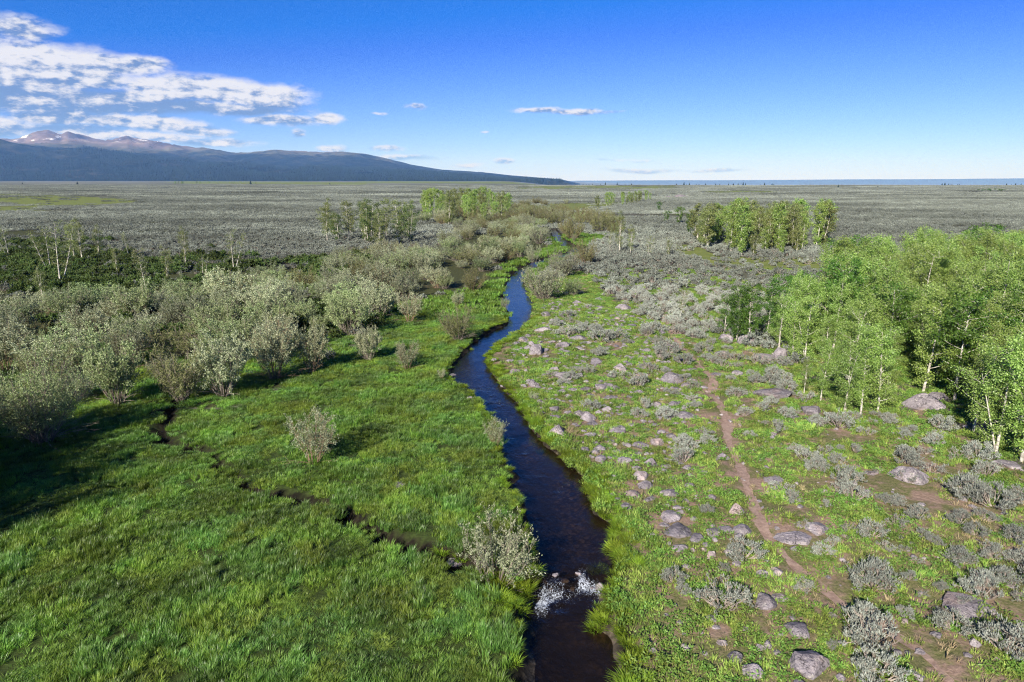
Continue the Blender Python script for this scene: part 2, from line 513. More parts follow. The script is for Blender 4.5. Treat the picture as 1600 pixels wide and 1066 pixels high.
# rock
M_rock, g = material('lichen_rock')
pos = g('NewGeometry').outputs['Position']
oi = g('ObjectInfo').outputs['Random']
n_a = g.noise(1.7, 5, 0.65, pos).outputs[0]
n_b = g.noise(9, 4, 0.7, pos).outputs[0]
n_c = g.noise(5.5, 3, 0.6, g('VectorMath', {0: pos, 1: (31, 7, 3)}, operation='ADD').outputs[0]).outputs[0]
col = g.mix(g.ramp(n_a, 0.35, 0.65), (0.145, 0.131, 0.142), (0.27, 0.243, 0.256))
col = g.mix(g.m('MULTIPLY', g.ramp(n_b, 0.53, 0.66), 0.85), col, (0.07, 0.062, 0.062))
col = g.mix(g.m('MULTIPLY', g.ramp(n_c, 0.58, 0.68), 0.7), col, (0.40, 0.375, 0.34))
col = g.mix(g.m('MULTIPLY', g.ramp(g.noise(0.9, 2, 0.5, pos).outputs[0], 0.55, 0.75), 0.4), col, (0.40, 0.28, 0.22))
col = g.mix(1.0, col, g('CombineXYZ', {0: g.m('MULTIPLY_ADD', oi, 0.4, 0.82), 1: g.m('MULTIPLY_ADD', oi, 0.38, 0.82), 2: g.m('MULTIPLY_ADD', oi, 0.36, 0.84)}).outputs[0], 'MULTIPLY')
crk = g('TexVoronoi', {'Scale': 1.7, 'Vector': g('VectorMath', {0: pos, 1: g('VectorMath', {0: g.noise(3, 3, .6, pos).outputs['Color'], 3: 0.9}, operation='SCALE').outputs[0]}, operation='ADD').outputs[0]}, feature='DISTANCE_TO_EDGE').outputs[0]
ck = g.m('MAXIMUM', g.ramp(crk, 0.0, 0.035), g.ramp(g.noise(1.1, 2, .5, pos).outputs[0], 0.38, 0.5))
col = g.mix(g.m('MULTIPLY', g.m('SUBTRACT', 1.0, ck), 0.6), col, (0.05, 0.045, 0.045))
bmp = g('Bump', {'Strength': 1.0, 'Distance': 0.09, 'Height': g.m('ADD', g.m('ADD', n_b, n_a), g.m('MULTIPLY', ck, 0.4))})
g('OutputMaterial', {0: g('BsdfPrincipled', {'Base Color': col, 'Roughness': 0.9, 'Specular IOR Level': 0.15, 'Normal': bmp.outputs[0]}).outputs[0]})

# ground
M_ground, g = material('ground')
pos = g('NewGeometry').outputs['Position']
nf = g.noise(3.2, 6, 0.65, pos).outputs[0]
nm = g.noise(0.55, 4, 0.6, pos).outputs[0]
nl = g.noise(0.05, 4, 0.6, pos).outputs[0]
nxl = g.noise(0.006, 5, 0.6, g('VectorMath', {0: pos, 1: (1, 0.45, 1)}, operation='MULTIPLY').outputs[0]).outputs[0]
soil = g.mix(g.ramp(g.noise(9, 6, 0.7, pos).outputs[0], 0.3, 0.7), (0.17, 0.115, 0.085), (0.29, 0.205, 0.16))
nff = g.noise(14, 5, 0.7, pos).outputs[0]
greenish = g.mix(g.ramp(nff, 0.35, 0.65), (0.07, 0.085, 0.025), (0.17, 0.155, 0.075))
sagefar = g.mix(g.ramp(nf, 0.35, 0.65), (0.065, 0.062, 0.048), (0.125, 0.118, 0.095))
sagefar = g.mix(g.ramp(nl, 0.35, 0.7), sagefar, g.mix(g.ramp(nf, 0.3, 0.7), (0.05, 0.06, 0.03), (0.11, 0.115, 0.065)))
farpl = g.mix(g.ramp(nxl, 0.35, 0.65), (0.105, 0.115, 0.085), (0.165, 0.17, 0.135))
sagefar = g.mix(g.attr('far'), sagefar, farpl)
slope = g.mix(g.ramp(g.m('ADD', nm, g.m('MULTIPLY', g.m('SUBTRACT', nf, .5), .5)), 0.42, 0.62), greenish, soil)
meadow = g.mix(g.ramp(nf, 0.3, 0.7), (0.025, 0.035, 0.010), (0.05, 0.075, 0.018))
jit = g.m('MULTIPLY', g.m('SUBTRACT', nm, 0.5), 0.8)
def amask(name):
    return g.ramp(g.m('ADD', g.attr(name), jit), 0.35, 0.65)
col = g.mix(amask('slope'), sagefar, slope)
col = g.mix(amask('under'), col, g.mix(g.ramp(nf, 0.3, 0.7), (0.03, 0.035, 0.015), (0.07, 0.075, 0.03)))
col = g.mix(g.m('MULTIPLY', amask('green'), 0.85), col, g.mix(g.ramp(nm, 0.3, 0.7), (0.10, 0.14, 0.028), (0.18, 0.20, 0.05)))
col = g.mix(amask('meadow'), col, meadow)
vor = g('TexVoronoi', {'Scale': 5.5, 'Vector': g('VectorMath', {0: pos, 1: g('VectorMath', {0: g.noise(2.5, 3, 0.6, pos).outputs['Color'], 3: 0.5}, operation='SCALE').outputs[0]}, operation='ADD').outputs[0], 'Randomness': 1.0})
bedc = g.mix(g.ramp(vor.outputs['Distance'], 0.25, 0.75), g.mix(g('SeparateXYZ', {0: vor.outputs['Color']}).outputs[0], (0.17, 0.135, 0.10), (0.06, 0.05, 0.038)), (0.04, 0.032, 0.024))
bedc = g.mix(g.ramp(nm, 0.35, 0.65), bedc, (0.045, 0.038, 0.03))
col = g.mix(g.attr('peat_shade'), col, g.mix(g.ramp(nf, 0.3, 0.7), (0.006, 0.005, 0.004), (0.018, 0.015, 0.010)))  # wet peat blackened further, with the shade inside the ditch painted in
col = g.mix(g.attr('bed'), col, bedc)
bmp = g('Bump', {'Strength': 0.8, 'Distance': 0.08, 'Height': nf})
g('OutputMaterial', {0: g('BsdfPrincipled', {'Base Color': col, 'Roughness': 0.95, 'Specular IOR Level': 0.1, 'Normal': bmp.outputs[0]}).outputs[0]})

# trail
M_trail, g = material('trail_dirt')
pos = g('NewGeometry').outputs['Position']
nf = g.noise(5, 6, 0.7, pos).outputs[0]
nm = g.noise(0.9, 3, 0.6, pos).outputs[0]
col = g.mix(g.ramp(nf, 0.3, 0.7), (0.20, 0.135, 0.105), (0.33, 0.235, 0.19))
col = g.mix(g.m('MULTIPLY', g.ramp(nm, 0.5, 0.7), 0.35), col, (0.36, 0.29, 0.23))
g('OutputMaterial', {0: g('BsdfPrincipled', {'Base Color': col, 'Roughness': 0.95, 'Specular IOR Level': 0.1,
   'Normal': g('Bump', {'Strength': 0.8, 'Distance': 0.05, 'Height': nf}).outputs[0]}).outputs[0]})

# water
M_water, g = material('stream_water')
pos = g('NewGeometry').outputs['Position']
v1 = g('VectorMath', {0: pos, 1: (2.6, 1.0, 1)}, operation='MULTIPLY').outputs[0]
w1 = g.noise(2.0, 4, 0.6, v1, 0.8).outputs[0]
w2 = g.noise(6.0, 3, 0.6, pos, 0.5).outputs[0]
foam = g.attr('foam')
hgt_ = g.m('ADD', w1, g.m('MULTIPLY', w2, 0.45))
bmp = g('Bump', {'Strength': g.m('MULTIPLY_ADD', foam, 0.5, 0.22), 'Distance': 0.10, 'Height': hgt_})
cosi = g.m('ABSOLUTE', g('VectorMath', {0: bmp.outputs[0], 1: g('NewGeometry').outputs['Incoming']}, operation='DOT_PRODUCT').outputs['Value'])
frs = g.m('MULTIPLY_ADD', g.m('POWER', g.m('SUBTRACT', 1.0, g.m('MINIMUM', cosi, 1.0)), 5.0), 0.98, 0.018)
tr = g('BsdfTransparent', {0: (0.46, 0.39, 0.31)})
deep = g('BsdfDiffuse', {0: (0.010, 0.008, 0.006)})
body = g('MixShader', {0: 0.25, 1: tr.outputs[0], 2: deep.outputs[0]})
gl = g('BsdfGlossy', {0: (0.85, 0.87, 0.9), 1: 0.08, 'Normal': bmp.outputs[0]})
ws = g('MixShader', {0: frs, 1: body.outputs[0], 2: gl.outputs[0]})
fn = g.noise(8.0, 6, 0.74, g('VectorMath', {0: pos, 1: (1.7, 0.9, 1)}, operation='MULTIPLY').outputs[0], 1.6).outputs[0]
fm = g.ramp(g.m('ADD', g.m('MULTIPLY', foam, 0.26), fn), 0.66, 0.84)
fm = g.m('MULTIPLY', fm, g.ramp(foam, 0.02, 0.2))
fd = g('BsdfDiffuse', {0: (0.55, 0.60, 0.68)})
g('OutputMaterial', {0: g('MixShader', {0: g.m('MULTIPLY', fm, 0.85), 1: ws.outputs[0], 2: fd.outputs[0]}).outputs[0]})

# mountains
M_mount, g = material('mountain_slopes')
geo = g('NewGeometry')
pos = geo.outputs['Position']
hz = g.attr('high')
nA = g.noise(0.0016, 6, 0.65, pos).outputs[0]
nB = g.noise(0.009, 6, 0.75, pos).outputs[0]
nC = g.noise(0.004, 5, 0.7, g('VectorMath', {0: pos, 1: (1, 0.5, 1.5)}, operation='MULTIPLY').outputs[0]).outputs[0]
forest = g.mix(g.ramp(g.m('ADD', nB, g.m('MULTIPLY', g.m('SUBTRACT', nA, 0.5), 0.8)), 0.42, 0.72), (0.008, 0.014, 0.010), (0.05, 0.052, 0.036))
openg = g.mix(g.ramp(nB, 0.3, 0.7), (0.065, 0.075, 0.045), (0.12, 0.105, 0.075))
rock = g.mix(g.ramp(nC, 0.35, 0.65), (0.11, 0.085, 0.082), (0.20, 0.155, 0.148))
rock = g.mix(g.ramp(nB, 0.56, 0.66), rock, (0.05, 0.06, 0.04))
hj = g.m('ADD', hz, g.m('MULTIPLY', g.m('SUBTRACT', nA, 0.5), 0.9))
col = g.mix(g.ramp(g.m('ADD', hj, g.m('MULTIPLY', g.m('SUBTRACT', nC, .5), .8)), 0.30, 0.55), forest, openg)
col = g.mix(g.ramp(hj, 0.5, 0.75), col, rock)
snow = g.m('MULTIPLY', g.ramp(nC, 0.57, 0.63), g.ramp(hz, 0.68, 0.9))
col = g.mix(snow, col, (0.85, 0.87, 0.9))
g('OutputMaterial', {0: g('BsdfDiffuse', {0: col}).outputs[0]})
M_ridge, g = material('far_ridge')
n = g.noise(0.0006, 5, 0.6, g('NewGeometry').outputs['Position']).outputs[0]
g('OutputMaterial', {0: g('BsdfDiffuse', {0: g.mix(n, (0.05, 0.07, 0.07), (0.10, 0.11, 0.11))}).outputs[0]})

# ------------------------------------------------------------------ ground sheet
def geo_lines(a, lim, ratio, step):
    out, v, s = [], a, step
    while v < lim:
        s *= ratio
        v += s
        out.append(v)
    return out
xs = list(np.arange(-12, 12, 0.2)) + list(np.arange(12, 46, 0.38))
xs = xs + geo_lines(xs[-1], 30000, 1.065, 0.38)
xl_ = list(np.arange(-12.38, -36, -0.38))
xl_ = xl_ + [-v for v in geo_lines(-xl_[-1], 30000, 1.065, 0.38)]
xs = np.array(xl_[::-1] + xs)
ys = list(np.arange(12, 56, 0.24))
ys = ys + geo_lines(ys[-1], 36000, 1.022, 0.24)
yb = [-v for v in geo_lines(-11.5, 4000, 1.25, 0.5)]
ys = np.array(yb[::-1] + ys)
X, Y = np.meshgrid(xs, ys)
Xf, Yf = X.ravel(), Y.ravel()
Zf = TZ(Xf, Yf)
PX, PY = pix(Xf, Yf)
vis = (Yf > 5)
a_me = inpoly(PX, PY, MEADOW) & vis
a_sl = inpoly(PX, PY, SLOPE) & vis
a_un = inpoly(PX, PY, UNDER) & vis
a_gr = np.zeros(len(Xf), bool)
for p in GREENS:
    a_gr |= inpoly(PX, PY, p) & vis
a_me |= (~vis) & (Xf < 1)
a_sl |= (~vis) & (Xf >= 1)
dsf = dstream(Xf, Yf)
ddf, arcf = polydist(np.clip(Xf, -40, 10), np.clip(Yf, 10, 60), DITCH)
bed = 1 - smooth(-0.12, 0.06, dsf)
peat_shade = np.maximum(1 - smooth(0.2, 0.45, ddf - ditch_hw(arcf)), 1 - smooth(0.2, 0.55, dsf))  # dark soil bands along ditch and banks, painted ditch shade included
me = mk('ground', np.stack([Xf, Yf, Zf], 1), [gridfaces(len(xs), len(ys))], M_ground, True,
        attrs={'meadow': a_me, 'slope': a_sl, 'under': a_un, 'green': a_gr, 'bed': bed, 'peat_shade': peat_shade, 'far': smooth(300, 1500, Yf)})
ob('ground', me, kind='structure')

# ------------------------------------------------------------------ stream water
yy = np.concatenate([np.arange(SY0 - 1, 34, 0.1), np.arange(34, 60, 0.2), np.arange(60, SY1, 0.5)])
xl, xr = sedges(yy)
tt = np.linspace(0, 1, 30)
pad = 0.35
XX = (xl - pad)[:, None] + (xr - xl + 2 * pad)[:, None] * tt[None, :]
YY = np.repeat(yy[:, None], len(tt), 1)
y_rif = at(880, 898, -0.3)[1]
drop = -0.14 * (1 - smooth(y_rif - 1.1, y_rif + 0.2, YY))
foam = np.exp(-((YY - (y_rif - 0.75 - 0.5 * np.sin(XX * 2.1))) / 0.85) ** 2) * (0.05 + 0.95 * smooth(-0.35, 0.4, fbm(XX * 2.3, YY * 1.1, 51, 3)))
pxx, pyy = pix(XX, YY, -0.3)
foam *= smooth(826, 838, pxx) * (1 - smooth(935, 952, pxx))
foam = np.maximum(foam, 0.35 * np.exp(-((YY - at(0, 630, -.3)[1]) / 0.5) ** 2) + 0.28 * np.exp(-((YY - at(0, 608, -.3)[1]) / 0.4) ** 2)
                  + 0.22 * np.exp(-((YY - at(0, 742, -.3)[1]) / 0.35) ** 2) * smooth(820, 840, pxx) * (1 - smooth(855, 870, pxx)))
trail_ = np.exp(-np.maximum(y_rif - 1.2 - YY, 0) / 1.6) * (YY < y_rif) * smooth(0.0, 0.6, fbm(XX * 2.2, YY * 0.8, 55, 3)) * 0.55
foam = np.maximum(foam, trail_ * smooth(826, 840, pxx) * (1 - smooth(935, 950, pxx)))
foam = np.maximum(foam, 0.30 * smooth(0.25, 0.6, fbm(XX * 1.6, YY * 0.8, 62, 3)) * smooth(560, 640, pyy) * smooth(880, 800, pyy))  # scattered flecks: white glints on the current painted in as foam
foam = np.maximum(foam, 0.12 * smooth(0.2, 0.7, fbm(XX * .9, YY * .5, 61, 3)) * smooth(760, 560, pyy))  # fainter painted glint flecks farther upstream
ZZ = WL + drop + 0.012 * fbm(XX * 2, YY * 1.2, 71, 3) + 0.09 * foam * vnoise(XX * 4, YY * 4, 72)
me = mk('stream', np.stack([XX.ravel(), YY.ravel(), ZZ.ravel()], 1), [gridfaces(len(tt), len(yy))], M_water, True, attrs={'foam': foam.ravel()})
ob('stream', me, kind='structure')
# side channel water
D = np.array(DITCH)
cum = np.concatenate([[0], np.cumsum(np.hypot(*(D[1:] - D[:-1]).T))])
s = np.arange(0.9, cum[-1] * 0.36, 0.15)
cx_, cy_ = np.interp(s, cum, D[:, 0]), np.interp(s, cum, D[:, 1])
tx, ty = np.gradient(cx_), np.gradient(cy_)
tn = np.hypot(tx, ty)
nx_, ny_ = -ty / tn, tx / tn
off = np.linspace(-1, 1, 7)
hw = ditch_hw(s / cum[-1]) + 0.03
V = np.stack([cx_[:, None] + nx_[:, None] * off * hw[:, None], cy_[:, None] + ny_[:, None] * off * hw[:, None],
              np.repeat(np.interp(s, [0, 6, 20], [-0.46, -0.47, -0.47])[:, None], 7, 1)], -1).reshape(-1, 3)
me = mk('side_channel', V, [gridfaces(7, len(s))], M_water, True, attrs={'foam': np.zeros(len(V))})
ob('side_channel_water', me, kind='structure')
# trail ribbon
T = np.array(TRAIL)
cum = np.concatenate([[0], np.cumsum(np.hypot(*(T[1:] - T[:-1]).T))])
s = np.arange(0, cum[-1], 0.18)
k_ = 9
cx_, cy_ = np.interp(s, cum, T[:, 0]), np.interp(s, cum, T[:, 1])
cx_ = np.convolve(np.pad(cx_, k_ // 2, 'edge'), np.ones(k_) / k_, 'valid')
cy_ = np.convolve(np.pad(cy_, k_ // 2, 'edge'), np.ones(k_) / k_, 'valid')
tx, ty = np.gradient(cx_), np.gradient(cy_)
tn = np.hypot(tx, ty)
off = np.linspace(-1, 1, 7)
wid = 0.19 + 0.002 * np.clip(cy_ - 20, 0, 60) + 0.09 * vnoise(s * 1.3, s * 0, 5) + 0.05 * vnoise(s * 4, s * 0, 6)
xx = cx_[:, None] - (ty / tn)[:, None] * off * wid[:, None]
yy_ = cy_[:, None] + (tx / tn)[:, None] * off * wid[:, None]
V = np.stack([xx, yy_, TZ(xx, yy_) + 0.025], -1).reshape(-1, 3)
ob('path', mk('path', V, [gridfaces(7, len(s))], M_trail, True), kind='structure')

# ------------------------------------------------------------------ mountains
BACK = [(-400, 214), (-250, 226), (-100, 222), (0, 218), (40, 217), (60, 210), (75, 208), (95, 212), (105, 207), (125, 210), (145, 216), (165, 219), (185, 217),
        (200, 214), (225, 218), (250, 222), (285, 232), (320, 233), (345, 236), (365, 239), (400, 238), (430, 234), (450, 236), (500, 238), (540, 237),
        (560, 239), (600, 246), (640, 257), (690, 265), (740, 268), (800, 274), (850, 278), (905, 282.5), (930, 286), (950, 292)]
FRONT = [(-400, 222), (-100, 221), (0, 222), (60, 225), (118, 231), (203, 239), (304, 252), (405, 258), (500, 262), (600, 266), (710, 273), (800, 279), (860, 283), (905, 285.5), (940, 292)]
YF, YB, Y0 = 8600.0, 12600.0, 6500.0


def crest(prof, YD):
    u, h = [], []
    for px, py in prof:
        d = ray(px, py)
        u.append(d[0] / d[1])
        h.append(CAMH + YD * d[2] / d[1])
    return np.array(u), np.array(h)
uF, hF = crest(FRONT, YF)
uB, hB = crest(BACK, YB)
us = np.linspace(-1.08, 0.16, 420)
yd = np.concatenate([np.linspace(6000, 13000, 120), np.linspace(13200, 15500, 8)])
U, YD = np.meshgrid(us, yd)
XM = U * YD
HF, HB = np.interp(U, uF, hF), np.interp(U, uB, hB)
vall = np.minimum(HF, HB) * 0.92 * np.interp(U, [-1, -0.4, 0.16], [1, 0.96, 0.9])
rise = np.clip((YD - Y0) / (YF - Y0), 0, 1) ** 1.15
mid = np.clip((YD - YF) / (YB - YF), 0, 1)
HM = np.where(YD < YF, HF * rise, HF + (vall - HF) * np.sin(np.pi * np.clip(mid * 2, 0, 1) / 2) * (mid < 0.5) + 0)
HM = np.where((YD >= YF) & (mid < 0.22), HF + (vall - HF) * smooth(0, 0.22, mid), HM)
HM = np.where(mid >= 0.22, vall + (HB - vall) * np.clip((mid - 0.22) / 0.78, 0, 1) ** 1.0, HM)
HM = np.where(YD > YB, HB * (1 - smooth(YB, 15500, YD)), HM)
rg = fbm(XM / 900, YD / 1500, 81, 5)
rg2 = 1 - 2 * np.abs(fbm(XM / 700 + 0.3 * rg, YD / 1700, 91, 4))
away = 1 - np.exp(-((YD - YB) / 350) ** 2)
HM = HM * (1 + (0.10 * rg + 0.20 * (rg2 - 0.4)) * away) + HM * 0.03 * fbm(XM / 160, YD / 200, 93, 4)
tzm = TZ(XM, YD)
kc = smooth(-30, 25, np.maximum(HF, HB))
HM = np.where(YD < Y0, tzm - 30, kc * (HM - 3) + (1 - kc) * (tzm - 40))
high = np.clip((HM - 170) / 560, 0, 1) * smooth(YF - 100, YF + 1300, YD)
me = mk('mountains', np.stack([XM.ravel(), YD.ravel(), HM.ravel()], 1), [gridfaces(len(us), len(yd))], M_mount, True, attrs={'high': high.ravel()})
ob('mountains', me, kind='structure')
# far ridge beyond the plateau
us2 = np.linspace(-0.02, 1.15, 260)
rows = np.array([28000, 29500, 31000, 32500, 34000.])
U2, Y2 = np.meshgrid(us2, rows)
pxs = U2 * F * math.cos(PITCH) / (1) + CX
hr = CAMH + 31000 * (np.interp(pxs, [800, 900, 1000, 1150, 1300, 1450, 1600, 2000], [-3.5, -1.2, -.8, -.6, 0.4, 1.2, 2.2, 4]) + 0.35 * fbm(U2 * 18, U2 * 0, 5, 4)) / F
H2 = -230 + (hr + 230) * np.interp(Y2, [28000, 31000, 34000], [0, 1, 0.2])
ob('far_ridge', mk('far_ridge', np.stack([(U2 * Y2).ravel(), Y2.ravel(), H2.ravel()], 1), [gridfaces(len(us2), len(rows))], M_ridge, True), kind='structure')


# ------------------------------------------------------------------ plant builders
def unit(v):
    return v / (np.linalg.norm(v, axis=-1, keepdims=True) + 1e-9)


def blades(mb, C, H, Wd, lean, az):
    """bent grass blades, two segments: bases C, heights, widths, lean lengths, azimuths"""
    n = len(C)
    dx, dy = np.cos(az), np.sin(az)
    sx, sy = -dy, dx
    a = rng.uniform(-0.7, 0.7, n)
    sx, sy = sx * np.cos(a) - dx * np.sin(a), sy * np.cos(a) - dy * np.sin(a)
    m = C + np.stack([dx * lean * 0.35, dy * lean * 0.35, H * 0.62], 1)
    t = C + np.stack([dx * lean, dy * lean, H], 1)
    S = np.stack([sx, sy, np.zeros(n)], 1) * Wd[:, None] / 2
    V = np.stack([C - S, C + S, m + S * 0.85, m - S * 0.85, t], 1).reshape(-1, 3)
    b = np.arange(n) * 5
    mb.V.append(V)
    mb.F4.append(np.stack([b, b + 1, b + 2, b + 3], 1) + mb.n)
    mb.F3.append(np.stack([b + 3, b + 2, b + 4], 1) + mb.n)
    mb.n += 5 * n


def tuft(mb, cx, cy, n, rad, h, w, lean, wind=(0.0, 0.0)):
    r = rad * np.sqrt(rng.random(n))
    a = rng.random(n) * 2 * np.pi
    C = np.stack([cx + r * np.cos(a), cy + r * np.sin(a), np.full(n, -0.03)], 1)
    H = h * rng.uniform(0.55, 1.1, n)
    L = lean * rng.uniform(0.3, 1.2, n) * (0.4 + r / rad)
    lx, ly = L * np.cos(a) + wind[0] * H, L * np.sin(a) + wind[1] * H
    blades(mb, C, H, w * rng.uniform(0.6, 1.2, n), np.hypot(lx, ly), np.arctan2(ly, lx))


def grass_patch(h, nt, nb, w, lean, size=1.0, wind=(0.35, 0.15)):
    mb = MB()
    for _ in range(nt):
        cx, cy = rng.uniform(-size / 2, size / 2, 2)
        tuft(mb, cx, cy, nb, rng.uniform(0.08, 0.17), h * rng.uniform(0.6, 1.25), w, lean, (wind[0] * rng.uniform(0.2, 1.4), wind[1] * rng.uniform(-1, 1.5)))
    return mb


def bezier(p0, p1, p2, k):
    t = np.linspace(0, 1, k)[:, None]
    return (1 - t) ** 2 * p0 + 2 * t * (1 - t) * p1 + t * t * p2


def build_willow(h, nst, spread, ntw, nlf, lmat, smat, leafL=0.075, low=0.38):
    """vase of stems from one root crown; leaves on the upper part -> (stems mesh, foliage mesh)"""
    st, lf = MB(), MB()
    for i in range(nst):
        a = rng.random() * 2 * np.pi
        r0 = 0.10 * h * math.sqrt(rng.random())
        tilt = spread * math.sqrt(rng.random())
        ln = h * rng.uniform(0.72, 1.08) * (1.0 - 0.18 * (tilt / max(spread, .01)) ** 2)
        p0 = np.array([r0 * math.cos(a), r0 * math.sin(a), -0.08])
        out = np.array([math.cos(a), math.sin(a), 0])
        p2 = p0 + out * ln * math.sin(tilt) + np.array([0, 0, ln * math.cos(tilt)])
        p1 = p0 + out * ln * math.sin(tilt) * rng.uniform(0.35, 0.6) + np.array([0, 0, ln * math.cos(tilt) * 0.5])
        p1 += rng.normal(0, 0.05 * h, 3) * [1, 1, .4]
        pts = bezier(p0, p1, p2, 7)
        st.tube(pts, np.linspace(0.0045 * h + 0.004, 0.004, 7), 4)
        bare = rng.random() < 0.12
        for j in range(ntw):
            t = rng.uniform(low, 0.98)
            q0 = pts[0] * 0 + bezier(p0, p1, p2, 51)[int(t * 50)]
            d = unit(rng.normal(0, 0.55, 3) + out * 0.35 + np.array([0, 0, 0.75]))
            L = h * rng.uniform(0.10, 0.24)
            q2 = q0 + d * L + np.array([0, 0, 0.04 * h * rng.random()])
            tw = bezier(q0, (q0 + q2) / 2 + rng.normal(0, 0.03 * h, 3), q2, 4)
            st.tube(tw, np.linspace(0.006, 0.003, 4), 3)
            if bare:
                continue
            n = max(3, int(nlf * rng.uniform(0.6, 1.3)))
            k = rng.uniform(0.35, 1.08, n)
            C = q0 + (q2 - q0) * k[:, None] + rng.normal(0, 0.017 * h, (n, 3))
            Dv = d * 0.6 + rng.normal(0, 0.6, (n, 3)) + [0, 0, 0.2]
            lf.leaves(C, Dv, leafL * rng.uniform(0.7, 1.3, n), leafL * 0.48 * rng.uniform(0.7, 1.2, n), 0.1)
    # a few low dead branches reaching out
    for i in range(int(nst * 0.22)):
        a = rng.random() * 2 * np.pi
        L = h * rng.uniform(0.35, 0.62)
        p0 = np.array([0.06 * h * math.cos(a), 0.06 * h * math.sin(a), 0.05])
        p2 = p0 + np.array([L * math.cos(a), L * math.sin(a), L * rng.uniform(0.1, 0.5)])
        st.tube(bezier(p0, (p0 + p2) / 2 + np.array([0, 0, 0.12 * L]), p2, 5), np.linspace(0.013, 0.004, 5), 3)
        for j in range(2):
            q = p0 + (p2 - p0) * rng.uniform(0.4, 0.9)
            e = q + unit(p2 - p0 + rng.normal(0, 0.35 * L, 3)) * L * 0.3
            st.tube(np.stack([q, (q + e) / 2 + rng.normal(0, .02, 3), e]), [0.007, 0.005, 0.003], 3)
    return [('stems', st.mesh('stems', smat)), ('foliage', lf.mesh('foliage', lmat))]


def build_aspen(h, crown0, cw, nl, leaves, lmat, leafL=0.10, forks=1, bark=None, lean=0.05):
    tr, lb, lf = MB(), MB(), MB()
    bark = bark or M_bark
    for f in range(forks):
        top = np.array([rng.normal(0, lean * h), rng.normal(0, lean * h), h * (1 if f == 0 else rng.uniform(0.7, 0.95))])
        base = np.array([0 if f == 0 else rng.normal(0, .12), 0 if f == 0 else rng.normal(0, .12), -0.12])
        if f:
            top[:2] += rng.normal(0, 0.10 * h, 2)
        c = (base + top) / 2 + rng.normal(0, 0.04 * h, 3) * [1, 1, 0]
        pts = bezier(base, c, top, 10)
        r0 = 0.0125 * h * (1 if f == 0 else 0.75)
        tr.tube(pts, np.linspace(r0 * 1.15, 0.008, 10), 7)
        fine = bezier(base, c, top, 101)
        nn = int(nl / forks)
        for i in range(nn):
            t = crown0 + (0.99 - crown0) * ((i + rng.random()) / nn) ** 0.9
            q0 = fine[int(t * 100)]
            a = i * 2.399 + rng.normal(0, 0.5)
            k = (t - crown0) / (1 - crown0)
            prof = math.sin(math.pi * min(1, 0.12 + 0.88 * (1 - k) ** 0.8 * 0.95 + 0.02)) ** 0.8 if k > 0.0 else 0.5
            L = cw * h * (0.35 + 0.65 * prof) * rng.uniform(0.55, 1.1)
            up = rng.uniform(0.35, 1.0)
            d = unit(np.array([math.cos(a), math.sin(a), up]))
            q2 = q0 + d * L
            qm = (q0 + q2) / 2 + np.array([math.cos(a), math.sin(a), -0.2]) * L * 0.10
            lp = bezier(q0, qm, q2, 5)
            lb.tube(lp, np.linspace(max(0.006, r0 * 0.42 * (1 - 0.6 * t)), 0.004, 5), 4)
            ntw = 4
            for j in range(ntw):
                s0 = lp[0] + (lp[-1] - lp[0]) * rng.uniform(0.3, 1.0)
                e = s0 + unit(d + rng.normal(0, 0.8, 3)) * L * rng.uniform(0.2, 0.5)
                lb.tube(np.stack([s0, (s0 + e) / 2, e]), [0.006, 0.004, 0.003], 3)
                n = max(2, int(leaves / (nn * forks * ntw) * rng.uniform(0.4, 1.6)))
                C = s0 + (e - s0) * rng.uniform(0, 1.15, n)[:, None] + rng.normal(0, 0.023 * h, (n, 3))
                lf.leaves(C, rng.normal(0, 0.7, (n, 3)) + [0, 0, -0.15], leafL * rng.uniform(0.7, 1.25, n), leafL * 0.8 * rng.uniform(0.7, 1.2, n), 0.1)
    return [('trunk', tr.mesh('trunk', bark, True)), ('limbs', lb.mesh('limbs', bark)), ('crown', lf.mesh('crown', lmat))]


def build_sage(w, h, nb, ntuft, nleaf, leafL, leafW, lmat=None, dead=0.15, flat=False):
    st, lf = MB(), MB()
    for i in range(nb):
        a = rng.random() * 2 * np.pi
        rr = math.sqrt(rng.random())
        ex, ey = rr * w / 2 * math.cos(a), rr * w / 2 * math.sin(a)
        ez = h * (1 - 0.6 * rr ** 2) * rng.uniform(0.75, 1.05)
        p0 = np.array([ex * 0.08, ey * 0.08, -0.05])
        p2 = np.array([ex, ey, ez])
        p1 = np.array([ex * 0.75, ey * 0.75, ez * 0.35]) + rng.normal(0, 0.03, 3)
        pts = bezier(p0, p1, p2, 5)
        if not flat:
            st.tube(pts, np.linspace(0.018, 0.006, 5), 4)
        if rng.random() < dead:
            if not flat:
                for j in range(5):
                    q = pts[rng.integers(2, 5)]
                    e = q + unit(rng.normal(0, .6, 3) + [0, 0, .4]) * 0.16
                    st.tube(np.stack([q, (q + e) / 2 + rng.normal(0, .01, 3), e]), [0.006, 0.004, 0.003], 3)
            continue
        for j in range(ntuft):
            c = p2 + rng.normal(0, 0.085 * w, 3) * [1, 1, 0.7]
            c[2] = max(c[2], 0.05)
            if not flat:
                q = pts[3]
                st.tube(np.stack([q, (q + c) / 2 + [0, 0, -.02], c]), [0.008, 0.006, 0.004], 3)
            C = c + rng.normal(0, 0.03, (nleaf, 3)) - [0, 0, 0.03]
            D = rng.normal(0, 0.45, (nleaf, 3)) + np.array([ex * 0.5 / w, ey * 0.5 / w, 0.9])
            lf.leaves(C, D, leafL * rng.uniform(0.7, 1.3, nleaf), leafW * rng.uniform(0.7, 1.2, nleaf))
    return st, lf


